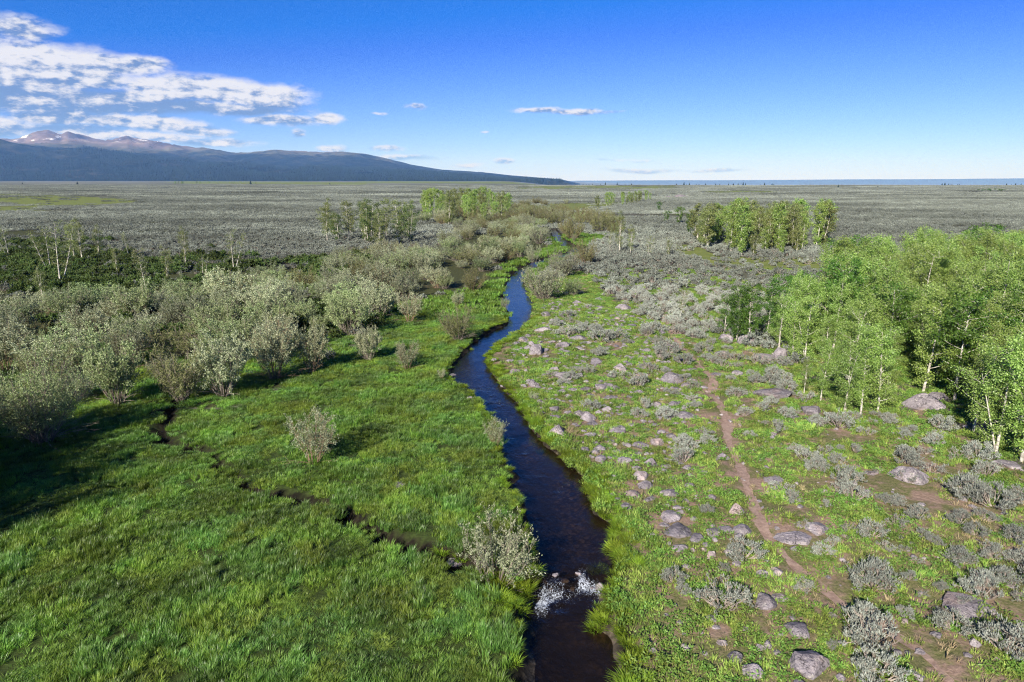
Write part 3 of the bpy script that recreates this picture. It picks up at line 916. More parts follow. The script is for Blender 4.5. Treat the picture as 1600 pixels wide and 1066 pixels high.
def build_rock(seed, flat):
    import bmesh
    bm = bmesh.new()
    bmesh.ops.create_icosphere(bm, subdivisions=4, radius=1.0)
    V = np.array([v.co[:] for v in bm.verts])
    Fc = np.array([[v.index for v in f.verts] for f in bm.faces])
    bm.free()
    r = np.random.default_rng(seed)
    s = np.ones(len(V))
    for k in range(24):       # cut planes give facets
        n = unit(r.normal(size=3) + [0, 0, .25])
        d = r.uniform(0.48, 0.86)
        dp = V @ n
        s = np.minimum(s, np.where(dp > d, d / np.maximum(dp, 1e-3), 1))
    V = V * (0.06 + 0.94 * s)[:, None]
    o = seed * 13.7
    nz = fbm(V[:, 0] * 1.7 + o, V[:, 1] * 1.7 + V[:, 2] * 1.3, seed, 5) * 0.11
    nz2 = fbm(V[:, 0] * 5 + o, V[:, 1] * 5 - V[:, 2] * 4.1, seed + 9, 3) * 0.045
    V = V * (1 + nz + nz2)[:, None]
    V = V * [1, r.uniform(0.6, 0.95), flat]
    V /= np.abs(V[:, 0]).max()
    return mk('boulder', V, [Fc], M_rock, False)


# ------------------------------------------------------------------ things
def spawn(name, parts, x, y, scale=1.0, rot=None, label=None, cat=None, group=None, sz=None, dz=0.0, tilt=0.0):
    z = float(TZ(x, y)) + dz
    sc = scale if isinstance(scale, tuple) else (scale, scale, (sz or scale))
    root = bpy.data.objects.new(name, None)
    root.empty_display_size = 0.2
    COL.objects.link(root)
    root.location = (x, y, z)
    root.rotation_euler = (tilt * random.uniform(-1, 1), tilt * random.uniform(-1, 1), random.random() * 6.28 if rot is None else rot)
    root.scale = sc
    root['label'], root['category'] = label, cat
    if group:
        root['group'] = group
    for pn, me in parts:
        c = bpy.data.objects.new(pn, me)
        COL.objects.link(c)
        c.parent = root
    return root


def scatter(poly_px, spacing, ylim=None, jitter=0.42, seed=1):
    """jittered grid of ground points inside an outline given at the photograph's pixels"""
    g_ = [at(*p) for p in poly_px]
    x0, x1 = min(p[0] for p in g_), max(p[0] for p in g_)
    y0, y1 = min(p[1] for p in g_), max(p[1] for p in g_)
    r = np.random.default_rng(seed)
    nx, ny = int((x1 - x0) / spacing) + 1, int((y1 - y0) / spacing) + 1
    ix, iy = np.meshgrid(np.arange(nx), np.arange(ny))
    x = x0 + (ix.ravel() + 0.5 * (iy.ravel() % 2) + r.uniform(-jitter, jitter, nx * ny)) * spacing
    y = y0 + (iy.ravel() + r.uniform(-jitter, jitter, nx * ny)) * spacing
    k = inpoly(x, y, g_)
    return x[k], y[k]


# rocks -----------------------------------------------------------------------------------------------------------
ROCKS = [build_rock(100 + i, f) for i, f in enumerate([0.62, 0.5, 0.7, 0.45, 0.55, 0.8, 0.4, 0.6, 0.5])]
PXM = F


def px_w(px, py, w):
    """width in metres of w pixels at a ground point"""
    x, y = at(px, py)
    dep = y * math.cos(PITCH) + CAMH * math.sin(PITCH)
    return w * dep / PXM


RK = [  # px, py of the base, width in pixels, height factor, label
    (838, 552, 28, 1.35, 'pale round boulder standing alone on the grassy point where the stream bends'),
    (853, 493, 18, .9, 'grey boulder farthest upstream on the grassy east bank'),
    (848, 516, 30, .55, 'low flat rock at the water side just upstream of the pale round boulder'),
    (817, 531, 22, .8, 'boulder at the water edge beside the pale round boulder'),
    (880, 542, 26, .9, 'split dark boulder right next to the pale round boulder'),
    (902, 531, 30, .7, 'low grey rock with pale top in front of the wide sagebrush mat'),
    (932, 567, 26, .9, 'humped grey rock between the stream and the sagebrush mat'),
    (866, 578, 20, .7, None), (884, 591, 36, .8, 'wide lichen-spotted boulder in the grass near the narrow bend'),
    (806, 582, 20, .8, 'brown rock on the bank edge at the narrowest bend'), (786, 596, 14, .6, 'pale flat stone lying on the bank lip by the bend'),
    (772, 564, 12, .9, 'small round stone on the very tip of the grassy point'), (940, 608, 27, .9, 'peaked brown boulder leaning in the grass mid slope'),
    (867, 642, 20, 1.1, 'upright rounded boulder in the grass above the dark pool'), (872, 677, 28, .95, 'large smooth blue-grey boulder closest to the dark pool'),
    (857, 659, 18, .6, 'low blue-grey stone between the two boulders above the dark pool'), (917, 655, 30, .75, 'pale tan boulder among the cobbles mid slope'),
    (966, 671, 36, .75, 'long two-tone boulder with a dark shaded end mid slope'), (926, 663, 19, .8, None), (1003, 694, 32, .8, 'big split slab, its half nearer the stream'),
    (1026, 689, 28, .85, 'big split slab, its darker half away from the stream'), (964, 705, 24, 1.1, 'tilted egg-shaped boulder above the pair of lumps'),
    (976, 721, 27, 1.0, 'rounded boulder topmost in the chain running down to the stream'), (994, 733, 20, .8, None), (1017, 724, 22, .9, None), (930, 707, 16, .9, None),
    (1001, 746, 30, .8, 'dark lumpy boulder resting against the pale peaked one'), (1006, 761, 28, 1.1, 'pale peaked boulder below the dark lumpy one'),
    (1045, 772, 30, .8, 'tilted slab-like boulder with a bright upper edge'), (979, 793, 22, .9, 'rust-tinged stone nearest the right bank above the rapids'),
    (1049, 809, 37, .95, 'dome-shaped boulder with a pale face above the long low one'), (1060, 831, 46, .65, 'long low boulder with a shaded top end'),
    (1089, 842, 31, .5, 'flat brownish slab half sunk in the grass'), (1062, 858, 31, .65, 'wedge-shaped pinkish rock on the open grass'),
    (1111, 870, 20, 1.4, 'upright knobbly rock shaped like a skittle'), (1132, 828, 30, 1.5, 'tall pale outcrop block beside the trail'), (1158, 828, 34, 1.15, 'broad dark outcrop block beside the trail'),
    (1149, 800, 25, 1.1, 'leaning rock behind the outcrop blocks by the trail'), (1192, 899, 26, .95, 'rounded half of the broken rock below the trail'), (1210, 893, 29, .7, 'long half of the broken rock below the trail'),
    (1196, 945, 42, 1.1, 'sharp ridged boulder with a black shadow side'), (1216, 936, 30, .35, 'flat stone slab lying behind the sharp ridged boulder'), (1140, 864, 20, .7, None),
    (1242, 842, 64, .32, 'wide pale flat slab lying beside the trail'), (1275, 827, 48, .6, 'dark lichen rock behind the wide pale slab'), (1110, 968, 23, .8, 'square-cut stone on the near slope'),
    (1127, 1006, 19, .8, None), (1019, 1017, 18, .8, 'lone rounded stone nearest the right bank in the foreground'), (1148, 1030, 30, .9, 'blocky boulder beside the pointed boulder'),
    (1174, 1052, 40, 1.05, 'pointed boulder at the bottom with a pale top face'), (1188, 1014, 19, 1.1, 'upright egg-like stone above the pointed boulder'), (1214, 1020, 15, .8, None),
    (1248, 990, 44, .95, 'large grey boulder just above the biggest boulder'), (1263, 1040, 84, .8, 'biggest lichen-covered boulder in the foreground'), (1250, 1072, 32, .6, None),
    (1208, 750, 42, .5, 'flat pinkish rock beside the trail with sagebrush on it'), (1136, 533, 27, 1.5, 'rounded tall boulder under the dark green aspens, nearer the trail'), (1168, 537, 34, 1.4, 'broad tall boulder under the dark green aspens, by the white trunk'),
    (1125, 553, 23, 1.0, 'dark peaked rock in sagebrush below the dark green aspens'), (1219, 557, 27, 1.4, 'tall end block of the sloping rock beside the aspen grove'), (1195, 559, 36, .7, 'sloping tail of the rock beside the aspen grove'),
    (1054, 591, 46, .8, 'large dark domed rock left of the trail among sagebrush'), (1150, 584, 22, 1.0, 'brown standing rock right of the trail fork'), (1209, 617, 68, .45, 'long flat ledge rock below the aspen grove'),
    (1268, 646, 36, 1.0, 'pale rock at the foot of the front aspens'), (1070, 652, 46, .5, 'long flat grey ledge near the trail'), (1075, 636, 21, .6, None), (1122, 584, 24, .35, None),
    (1038, 559, 28, .6, None), (1300, 652, 28, .6, None), (1422, 748, 62, .6, 'broad rough rock lying alone in the open sagebrush'), (1362, 738, 24, .5, None),
    (1572, 726, 46, .4, 'flat brown rock at the foot of the nearest aspens'), (1512, 950, 84, .42, 'low broad lichen-dark rock half covered by sagebrush'), (1434, 1058, 25, .7, 'small brown rounded rock next to the lower trail'),
    (1440, 632, 62, .6, 'broad broken rock in the gap between the aspen stands'), (1466, 622, 34, .7, None), (1208, 680, 16, .5, None),
    (733, 771, 0, 0, None), (622, 757, 24, .45, 'flat pale stone bedded in the meadow grass'), (590, 760, 9, .6, None), (762, 716, 18, .8, 'grey stone on the left bank below the small bank willow'),
    (710, 860, 32, .7, 'angular grey rock half hidden beside the waterside willow'), (938, 900, 20, 1.6, 'dark upright rock standing in the water beside the rapids'), (941, 910, 13, .9, 'small wet rock at the foot of the upright rock in the water'),
    (707, 579, 14, .7, 'pale pink stone in the shallows of the small inlet'), (727, 597, 11, .9, 'round brown stone sticking out of the water below the inlet'), (735, 622, 13, .7, 'flat reddish stone at the left water edge'), (745, 614, 16, .5, None),
    (536, 803, 10, 1.0, 'reddish stone on the lip of the side channel'), (617, 862, 11, .9, None), (657, 876, 11, .8, None), (691, 884, 10, 1.2, 'brown upright stone at the side channel mouth'),
    (350, 446, 30, .8, 'dark rock lying in the undergrowth beyond the willows'), (327, 441, 18, .7, None), (889, 746, 6, .6, 'tiny pale stone breaking the water surface, upper of two'), (893, 767, 7, .6, 'tiny pale stone breaking the water surface, lower of two'),
    (878, 505, 18, .8, None), (863, 502, 12, .8, None), (899, 509, 10, .7, None), (916, 517, 18, .6, None), (937, 480, 17, .5, None), (900, 474, 17, .5, None), (975, 482, 27, .6, None),
    (915, 558, 16, .7, None), (834, 603, 18, .8, None), (840, 607, 13, .8, None), (969, 578, 24, .8, None), (962, 607, 16, .7, None), (913, 610, 24, .5, None), (855, 614, 16, .7, None), (810, 613, 11, .6, None),
    (888, 621, 13, .7, None), (953, 622, 28, .4, None), (898, 604, 8, .8, None), (881, 606, 15, .5, None), (988, 508, 16, .6, None), (872, 562, 10, .6, None), (840, 614, 10, .6, None),
    (1005, 659, 14, .7, None), (1252, 556, 16, .9, None), (1100, 603, 16, .6, None), (1225, 535, 14, .8, None), (1240, 653, 18, .7, None), (887, 645, 14, .7, None), (894, 637, 10, .8, None), (915, 634, 15, .7, None),
    (949, 641, 21, .6, None), (935, 646, 14, .7, None), (923, 680, 22, .5, None), (930, 692, 14, .9, None), (989, 682, 14, 1.0, None), (895, 702, 12, .8, None), (1078, 760, 20, .7, None), (1018, 780, 16, .6, None),
    (1052, 784, 19, .8, None), (978, 789, 12, .8, None), (1037, 736, 16, .6, None), (1073, 731, 16, .6, None), (1040, 728, 19, .5, None), (997, 706, 17, .6, None), (1048, 695, 16, .6, None), (918, 625, 12, .7, None),
    (970, 656, 14, .7, None), (993, 653, 8, .9, None), (975, 648, 17, .6, None), (946, 682, 12, .6, None), (947, 659, 10, .7, None), (892, 628, 10, .7, None), (887, 620, 12, .6, None), (1072, 769, 10, .9, None),
    (1038, 821, 17, .6, None), (1019, 836, 14, .6, None), (1113, 777, 17, .8, None), (1043, 791, 13, .7, None), (1054, 946, 11, .8, None), (1044, 885, 12, .9, None), (1083, 873, 9, .8, None),
    (1064, 974, 14, .7, None), (1119, 981, 16, .5, None), (1095, 990, 9, .7, None), (1041, 962, 9, .9, None), (1189, 1031, 9, .9, None), (1100, 1022, 14, .35, None), (1220, 991, 14, .7, None), (1100, 909, 14, .5, None),
    (1478, 664, 12, 1.0, None), (1422, 675, 18, .6, None), (1418, 1022, 11, .9, None), (1113, 822, 10, 1.2, None), (1063, 307, 30, .35, 'far rock outcrop on the plain beyond the row of young aspens'), (1046, 307, 20, .3, None), (1080, 307, 18, .3, None), (1092, 306, 14, .3, None)]
RK += [(px, py, w, hf, 'dark wet rock breaking the foam of the little rapids') for px, py, w, hf in
       ((852, 890, 11, .8), (868, 884, 13, .8), (884, 888, 15, .9), (903, 882, 12, .8), (918, 889, 14, .9), (862, 900, 9, .8), (895, 900, 10, .8), (926, 899, 9, .8), (843, 899, 9, .9))]
rk_pts = []


def put_rock(x, y, wm, hf, label, group, seed=None):
    k = random.randrange(len(ROCKS))
    o = bpy.data.objects.new('boulder', ROCKS[k])
    COL.objects.link(o)
    wm *= 0.50
    zs = wm * hf * 1.12
    o.scale = (wm, wm * random.uniform(0.8, 1.15), zs)
    o.rotation_euler = (random.uniform(-.12, .12), random.uniform(-.12, .12), random.uniform(-0.5, 0.5) + random.choice((0, math.pi)))
    ds_ = float(dstream(x, y))
    z = float(TZ(x, y)) if ds_ > 0.1 else (WL - 0.04 - (0.12 if y < y_rif else 0))
    o.location = (x, y, z + zs * 0.04)
    o['label'], o['category'], o['group'] = label, 'rock', group
    rk_pts.append((x, y, wm))


def rock_zone(px, py):
    if px < 760:
        return 'small grey stone lying in the meadow or the side channel', 'stones in the meadow and side channel'
    if py < 330:
        return 'low rock beside the far outcrop on the plain', 'rocks at the far outcrop'
    if py < 520:
        return 'half-buried flat grey rock on the upper slope below the dense sagebrush', 'half-buried rocks of the upper slope'
    if px > 1185 and py < 800:
        return 'weathered rock among the sagebrush beyond the trail', 'rocks beyond the trail'
    if py < 690:
        return 'fist-grey cobble stone lying in the grass of the stony middle slope', 'cobbles of the middle slope'
    if py < 850:
        return 'small grey stone among the big boulders between trail and stream', 'stones between trail and stream'
    return 'small stone in the short grass of the near slope', 'stones of the near slope'


for px, py, w, hf, lab in RK:
    if w == 0:
        continue
    x, y = at(px, py)
    zl, zg = rock_zone(px, py)
    put_rock(x, y, px_w(px, py, w), hf, lab or zl, 'lichen-spotted rocks of the slope' if lab else zg)
# more cobbles between the named ones
xx, yy2 = scatter([(820, 560), (860, 500), (960, 500), (1040, 560), (1060, 640), (1080, 740), (1100, 830), (1040, 850), (960, 780), (880, 690), (830, 620)], 1.35, seed=5)
for x, y in zip(xx, yy2):
    if random.random() < 0.6 and float(dstream(x, y)) > 0.6 and all((x - a) ** 2 + (y - b) ** 2 > (c + .25) ** 2 for a, b, c in rk_pts):
        px, py = pix(x, y)
        zl, zg = rock_zone(px, py)
        put_rock(x, y, random.uniform(0.22, 0.62), random.uniform(.5, .85), zl, zg)
xx, yy2 = scatter([(980, 860), (1100, 850), (1200, 950), (1300, 1060), (1010, 1066), (990, 960)], 1.5, seed=6)
for x, y in zip(xx, yy2):
    if random.random() < 0.35 and all((x - a) ** 2 + (y - b) ** 2 > (c + .2) ** 2 for a, b, c in rk_pts):
        put_rock(x, y, random.uniform(0.12, 0.26), random.uniform(.5, .8), *rock_zone(*pix(x, y)))

# willows -----------------------------------------------------------------------------------------------------------
WV = [build_willow(3, 40, R(38), 10, 31, M_willow, M_wwood, 0.105), build_willow(3, 34, R(42), 11, 30, M_willow, M_wwood, 0.105),
      build_willow(3, 42, R(35), 10, 32, M_willow2, M_wwood, 0.105), build_willow(3, 36, R(40), 11, 29, M_willow, M_wred, 0.105), build_willow(3, 30, R(44), 12, 31, M_willow2, M_wwood, 0.105)]
WB = [build_willow(3, 26, R(38), 10, 22, M_willow, M_wred, 0.098, low=0.34), build_willow(3, 22, R(44), 11, 22, M_willow, M_wwood, 0.098, low=0.32)]      # open, leggy
WO = [build_willow(3, 40, R(54), 11, 20, M_olive, M_wred, 0.11, low=0.2), build_willow(3, 38, R(50), 11, 20, M_olive, M_wwood, 0.11, low=0.22)]   # dense olive domes
WG = [build_willow(3, 40, R(55), 11, 20, M_willow2, M_wwood, 0.11, low=0.22), build_willow(3, 40, R(50), 11, 20, M_willow, M_wwood, 0.11, low=0.22)]
WL_ = [build_willow(3, 66, R(48), 13, 34, M_willow, M_wwood, 0.066, low=0.3), build_willow(3, 60, R(44), 13, 34, M_willow2, M_wwood, 0.062, low=0.3)]
HW = [  # px, py base, height px, width px, kind, label
    (490, 724, 86, 100, 'B', 'lone leggy grey willow standing in the open bright meadow'),
    (775, 893, 122, 128, 'B', 'large pale-leaved willow at the waterside where the side channel joins'),
    (775, 694, 46, 40, 'B', 'small willow leaning over the left bank midway along the dark pool'),
    (716, 532, 54, 66, 'O', 'round olive willow with tan stems on the left bank at the bend'),
    (637, 577, 46, 54, 'B', 'low bushy willow beside the small inlet'),
    (576, 563, 54, 50, 'W', 'slender willow standing between the thicket and the inlet'),
    (640, 504, 48, 56, 'B', 'fan-shaped tan willow at the edge of the shaded grass'),
    (605, 492, 30, 30, 'W', 'short willow tucked behind the fan-shaped tan one'),
    (488, 582, 76, 70, 'W', 'tall upright willow at the tip of the thicket with one bare side branch'),
    (282, 625, 88, 105, 'O', 'broad willow with a dense base of tan stems at the thicket edge'),
    (350, 618, 96, 110, 'W', 'wide grey willow casting shade on the meadow'),
    (68, 690, 140, 190, 'L', 'huge spreading willow with pale bare branches at its foot'),
    (185, 630, 100, 120, 'W', 'grey bare-stemmed willow behind the shaded ditch'),
    (430, 592, 90, 105, 'W', 'bushy grey-green willow next to the tall upright one'),
    (545, 525, 70, 80, 'W', 'pale willow at the thicket edge above the shaded grass'),
    (590, 500, 60, 70, 'W', 'leafy grey willow standing right at the thicket corner'),
    (740, 455, 36, 44, 'O', 'brownish willow where the stream leaves the thicket'),
    (790, 482, 18, 18, 'B', 'tiny shrub willow on the left bank point'),
    (715, 480, 22, 28, 'W', 'small willow on the grass behind the round olive one'),
    (842, 381, 30, 40, 'G', 'grey-green willow leaning over the stream just below its upper loop'), (884, 366, 22, 32, 'O', 'low olive willow between the upper stream loop and the bright clearing'), (853, 350, 26, 36, 'O', 'tall olive willow standing at the very head of the visible stream'), (812, 402, 26, 34, 'W', 'grey willow at the thicket edge facing the shaded clearing'),
    (848, 468, 58, 84, 'G', 'large leafy willow on the right bank hiding the stream'),
    (895, 462, 30, 34, 'G', 'small willow snug against the large leafy one'), (882, 432, 40, 62, 'G', 'grey-green willow behind the large leafy right-bank one'),
    (915, 414, 40, 46, 'O', 'olive willow upstream of the right-bank pair'), (834, 408, 32, 30, 'B', 'reddish-grey willow in the middle of the shaded clearing'),
    (895, 374, 38, 42, 'O', 'round olive willow beside the upper stream loop'), (935, 364, 36, 46, 'O', 'wide brown-olive willow at the edge of the bright clearing'), (956, 362, 30, 30, 'O', 'brown willow at the far side of the bright clearing'),
    (868, 402, 13, 14, 'B', 'tiny shrub in the clearing by the upper stream loop'), (897, 379, 14, 10, 'B', 'tiny upright shrub on the bright clearing'),
    (868, 352, 26, 44, 'O', 'olive willow hiding the head of the visible stream'), (905, 345, 22, 44, 'O', 'far olive willow beyond the upper stream loop'), (835, 345, 26, 44, 'O', 'dense olive willow at the upper end of the thicket'),
    (838, 318, 12, 22, 'O', 'distant brown willow by the far green strip'), (822, 322, 12, 26, 'O', 'distant olive willow, leftmost by the far green strip'), (850, 320, 9, 16, 'O', 'distant small willow between two by the far green strip'), (884, 317, 8, 11, 'G', 'distant single round bush on the far green strip'),
    (690, 592, 16, 20, 'B', 'dead twiggy shrub at the mouth of the small inlet'), (832, 626, 14, 16, 'B', 'small shrub overhanging the water at the narrow bend')]
KIND = {'L': WL_, 'W': WV, 'B': WB, 'O': WO, 'G': WG}
wil = []
for i, (px, py, hp, wp, kd, lab) in enumerate(HW):
    x, y = at(px, py)
    hm = px_w(px, py, hp) * 1.06
    wm = px_w(px, py, wp)
    vs = KIND[kd]
    parts = vs[i % len(vs)]
    base_w = {'L': 4.6, 'W': 4.0, 'B': 3.5, 'O': 4.2, 'G': 4.3}[kd]
    spawn('willow_shrub', parts, x, y, (wm / base_w, wm / base_w, hm / 3.0), None, lab, 'willow', 'willows along the stream')
    wil.append((x, y, wm * 0.5))
# the thicket
THICK = [(-260, 500), (80, 488), (240, 474), (330, 458), (430, 440), (500, 420), (560, 400), (640, 388), (700, 372), (740, 350), (800, 345), (850, 352),
         (855, 376), (830, 392), (790, 412), (765, 436), (700, 452), (640, 470), (590, 486), (540, 512), (470, 570), (370, 600), (180, 615), (60, 670), (-260, 700)]
xx, yy2 = scatter(THICK, 3.55, seed=11)
order = np.argsort(yy2)
nthick = 0
for x, y in zip(xx[order], yy2[order]):
    if float(dstream(x, y)) < 0.8 or any((x - a) ** 2 + (y - b) ** 2 < (0.75 * c + 0.7) ** 2 for a, b, c in wil):
        continue
    px, py = pix(x, y)
    if (py < 450 and random.random() < 0.35) or px < -120 or (py < 400 and random.random() < 0.4):
        continue
    kd = random.choice('WWWWO') if py > 470 else random.choice('WWGGO')
    if px < 330 and 440 < py < 540 and random.random() < 0.5:
        kd = 'G'
    s_ = random.choice((random.uniform(0.5, 0.85), random.uniform(0.85, 1.2), random.uniform(0.9, 1.3)))
    if py > 560:
        lab, gr = 'grey-stemmed willow in the front thicket behind the huge spreading one', 'willows in the front thicket'
    elif px < 330:
        lab, gr = 'grey-green willow in the thicket before the dark undergrowth slope', 'willows before the dark undergrowth'
    elif py > 450:
        lab, gr = 'grey willow packed in the middle of the long streamside thicket', 'willows in the middle thicket'
    elif py < 388:
        lab, gr = 'distant grey willow where the thicket narrows below the far grove', 'willows of the narrow thicket end'
    elif px > 700:
        lab, gr = 'pale grey willow in the thicket bordering the shaded creek clearing', 'willows bordering the creek clearing'
    elif px < 560:
        lab, gr = 'grey willow at the back of the thicket facing the grey plain', 'willows at the back of the thicket'
    else:
        lab, gr = 'pale grey willow in the thicket below the sparse aspen grove', 'willows below the sparse aspens'
    vs = KIND[kd]
    spawn('willow_shrub', random.choice(vs), x, y, (s_, s_, s_ * random.uniform(0.75, 1.0)), None, lab, 'willow', gr)
    nthick += 1
BELT = [(640, 348), (700, 356), (760, 352), (830, 345), (870, 346), (905, 352), (960, 372), (978, 362), (940, 346), (870, 332), (810, 326), (720, 338)]
xx, yy2 = scatter(BELT, 6.5, seed=12)
for x, y in zip(xx, yy2):
    if float(dstream(x, y)) < 2 or any((x - a) ** 2 + (y - b) ** 2 < (0.6 * c + 1.0) ** 2 for a, b, c in wil):
        continue
    s_ = random.uniform(0.85, 1.45)
    spawn('willow_shrub', random.choice(WO + WG), x, y, (s_ * 1.1, s_ * 1.1, s_), None, 'olive willow in the far belt where the creek leaves the aspens', 'willow', 'willows of the far belt')
# willows just outside the view whose shade falls on the near meadow
for x, y, s_ in ((-20.9, 20.4, 1.6), (-23.2, 21.6, 1.8), (-25.6, 24.4, 1.8), (-25.2, 27.2, 1.4), (-28.5, 28.5, 1.7), (-22.9, 24.0, 1.35), (-27, 21, 1.8)):
    spawn('willow_shrub', random.choice(WL_), x, y, s_, None, 'willow just outside the picture shading the corner of the meadow', 'willow', 'willows shading the meadow corner')

# aspens -----------------------------------------------------------------------------------------------------------
AB = [build_aspen(6.5, 0.08, 0.25, 28, 8600, M_aspen, 0.10), build_aspen(6.5, 0.1, 0.23, 28, 8000, M_aspen, 0.10, forks=2), build_aspen(6.5, 0.07, 0.26, 30, 8800, M_aspen, 0.10),
      build_aspen(6.5, 0.14, 0.23, 26, 7600, M_aspen, 0.10, lean=0.08), build_aspen(6.5, 0.08, 0.25, 28, 8200, M_aspen, 0.10, forks=2)]
AD = [build_aspen(5.0, 0.10, 0.32, 30, 6800, M_aspen_d, 0.11, forks=2), build_aspen(5.0, 0.12, 0.30, 30, 6400, M_aspen_d, 0.11)]
AS = [build_aspen(7, 0.28, 0.14, 24, 1700, M_aspen_s, 0.11, forks=2), build_aspen(7, 0.32, 0.15, 22, 1300, M_aspen_s, 0.11, lean=0.09), build_aspen(7, 0.2, 0.17, 26, 3000, M_aspen_s, 0.12, forks=2)]
AF = [build_aspen(7.5, 0.08, 0.19, 28, 4200, M_aspen_s, 0.17, forks=2), build_aspen(7.5, 0.1, 0.2, 28, 4200, M_aspen, 0.17)]
AG = [build_aspen(7, 0.15, 0.18, 26, 3400, M_aspen_s, 0.13, forks=2), build_aspen(7, 0.22, 0.17, 24, 2600, M_aspen_s, 0.13, lean=0.08), build_aspen(7, 0.10, 0.22, 26, 4200, M_under2, 0.13, forks=2)]


def aspen(vs, href, px, py, hpx=None, hm=None, wf=1.0, label='', group='aspens', xy=None):
    x, y = xy or at(px, py)
    h = hm if hm else px_w(px, py, hpx)
    k = h / href
    return spawn('aspen_tree', random.choice(vs), x, y, (k * wf, k * wf, k), None, label, 'aspen', group, tilt=0.04)


for px, py, hp, vs, hr, lab in [
        (1062, 503, 48, AS, 7, 'single young aspen standing alone beside the upper trail'),
        (1150, 533, 78, AD, 5, 'dark green bushy aspen over the rounded tall boulder'), (1172, 537, 82, AD, 5, 'dark green bushy aspen over the broad boulder'), (1198, 527, 72, AD, 5, 'dark green bushy aspen deepest in its clump'),
        (1132, 520, 60, AD, 5, 'dark green low aspen at the tip of its clump'),
        (1218, 544, 80, AB, 6.5, 'low light green aspen joining the dark clump to the big grove'), (1238, 557, 88, AB, 6.5, 'low light green aspen above the tall end block of rock'), (1222, 522, 80, AD, 5, 'dark green aspen between the dark clump and the big grove'), (1248, 534, 96, AB, 6.5, 'rounded light green aspen behind the sloping rock'),
        (1256, 616, 62, AS, 7, 'slim young aspen standing in front of the big grove'), (1320, 640, 118, AB, 6.5, 'front aspen with a forked white trunk at the grove corner'),
        (1345, 646, 126, AB, 6.5, 'front aspen with the most crooked white trunk'), (1372, 640, 130, AB, 6.5, 'front aspen with a straight white trunk by the gap'), (1442, 612, 150, AB, 6.5, 'aspen with a pale trunk seen through the gap in the grove'),
        (1556, 706, 165, AB, 6.5, 'nearest tall aspen with two white trunks'), (1596, 722, 190, AB, 6.5, 'nearest aspen with a single white trunk by the flat brown rock'), (1520, 676, 140, AB, 6.5, 'leafy low-branched aspen at the corner of the nearest stand'),
        (1282, 626, 90, AB, 6.5, 'short leafy aspen beside the slim young one'),
        (968, 396, 62, AS, 7, 'sparse pale aspen standing tallest above the upper stream willows'), (985, 398, 44, AS, 7, 'sparse aspen next to the tallest one above the upper stream'), (952, 392, 40, AS, 7, 'thin aspen on the stream side of the tallest one'),
        (1012, 404, 34, AS, 7, 'small sparse aspen, nearer of two on the sagebrush edge'), (1044, 404, 30, AS, 7, 'small sparse aspen, farther of two on the sagebrush edge'),
        (95, 446, 96, AS, 7, 'tallest bare white-trunked aspen above the dark undergrowth'), (80, 430, 72, AS, 7, 'leaning bare aspen beside the tallest white-trunked one'), (130, 412, 66, AS, 7, 'half-leafed aspen on the brow of the undergrowth slope'), (118, 408, 60, AS, 7, 'twisted aspen between two on the brow of the undergrowth slope'),
        (155, 408, 52, AS, 7, 'dark thin aspen next to the half-leafed one on the brow'), (203, 405, 40, AS, 7, 'small aspen standing apart on the undergrowth brow'), (290, 412, 54, AS, 7, 'bent bare aspen with a curved white trunk'), (366, 424, 62, AS, 7, 'thin straight aspen standing alone before the sagebrush'),
        (184, 432, 46, AS, 7, 'small pale aspen in the middle of the undergrowth'), (262, 446, 58, AS, 7, 'pale dead-looking aspen leaning toward the willows'), (230, 462, 70, AS, 7, 'white bare aspen rising out of the thicket'), (68, 478, 60, AS, 7, 'thin bare aspen behind the huge spreading willow'),
        (15, 405, 50, AS, 7, 'pale bare aspen nearest the picture edge on the undergrowth brow'), (318, 440, 40, AS, 7, 'small bare aspen above the dark rock'),
        (1060, 350, 26, AD, 5, 'dark green round bush left of the middle grove'), (1078, 366, 30, AD, 5, 'dark green bush touching the middle grove'), (1040, 348, 18, AD, 5, 'small dark green bush far left of the middle grove'), (1030, 330, 15, AD, 5, 'single green bush before the far row of young aspens'),
        ]:
    aspen(vs, hr, px, py, hpx=hp, label=lab, group='aspens standing by themselves', wf=1.05)
GROVES = [
    ([(1200, 532), (1240, 552), (1270, 600), (1310, 632), (1390, 638), (1420, 600), (1470, 600), (1500, 640), (1560, 700), (1640, 735), (1760, 760), (1800, 440), (1600, 440), (1450, 445), (1345, 455), (1318, 468), (1280, 486), (1235, 508)],
     2.35, AB, 6.5, (4.3, 6.5), 'light green aspen in the big grove on the sagebrush edge', 'aspens of the big grove', 2),
    ([(1085, 383), (1130, 399), (1200, 404), (1290, 392), (1292, 380), (1200, 368), (1090, 370)], 3.8, AF, 7.5, (5.6, 8.4), 'yellow-green aspen in the middle-distance grove', 'aspens of the middle-distance grove', 3),
    ([(502, 372), (525, 388), (570, 393), (640, 385), (648, 372), (560, 362), (505, 364)], 5.2, AG, 7, (5.3, 8.3), 'pale-trunked sparse aspen in the grove beyond the willow thicket', 'sparse aspens beyond the thicket', 4),
    ([(655, 338), (690, 354), (740, 354), (800, 346), (808, 332), (750, 322), (670, 328)], 8.5, AF, 7.5, (6.0, 9.5), 'aspen in the far grove at the head of the thicket', 'aspens of the far grove', 5),
    ([(928, 322), (934, 327), (1020, 313), (1022, 309), (975, 314)], 9.5, AF, 7.5, (4.5, 6.5), 'young bright green aspen in the far row', 'young aspens of the far row', 6)]
naspen = 0


def zlab(px, py, lab, vs):
    if vs is not AB:
        return lab
    if py < 490:
        return 'light green aspen along the far back edge of the big grove'
    if px > 1490:
        return 'light green aspen in the nearest stand, beyond the open gap with the broken rock'
    if px < 1340:
        return 'light green aspen at the streamward end of the big grove behind the dark clump'
    return 'light green aspen packed in the heart of the big grove'


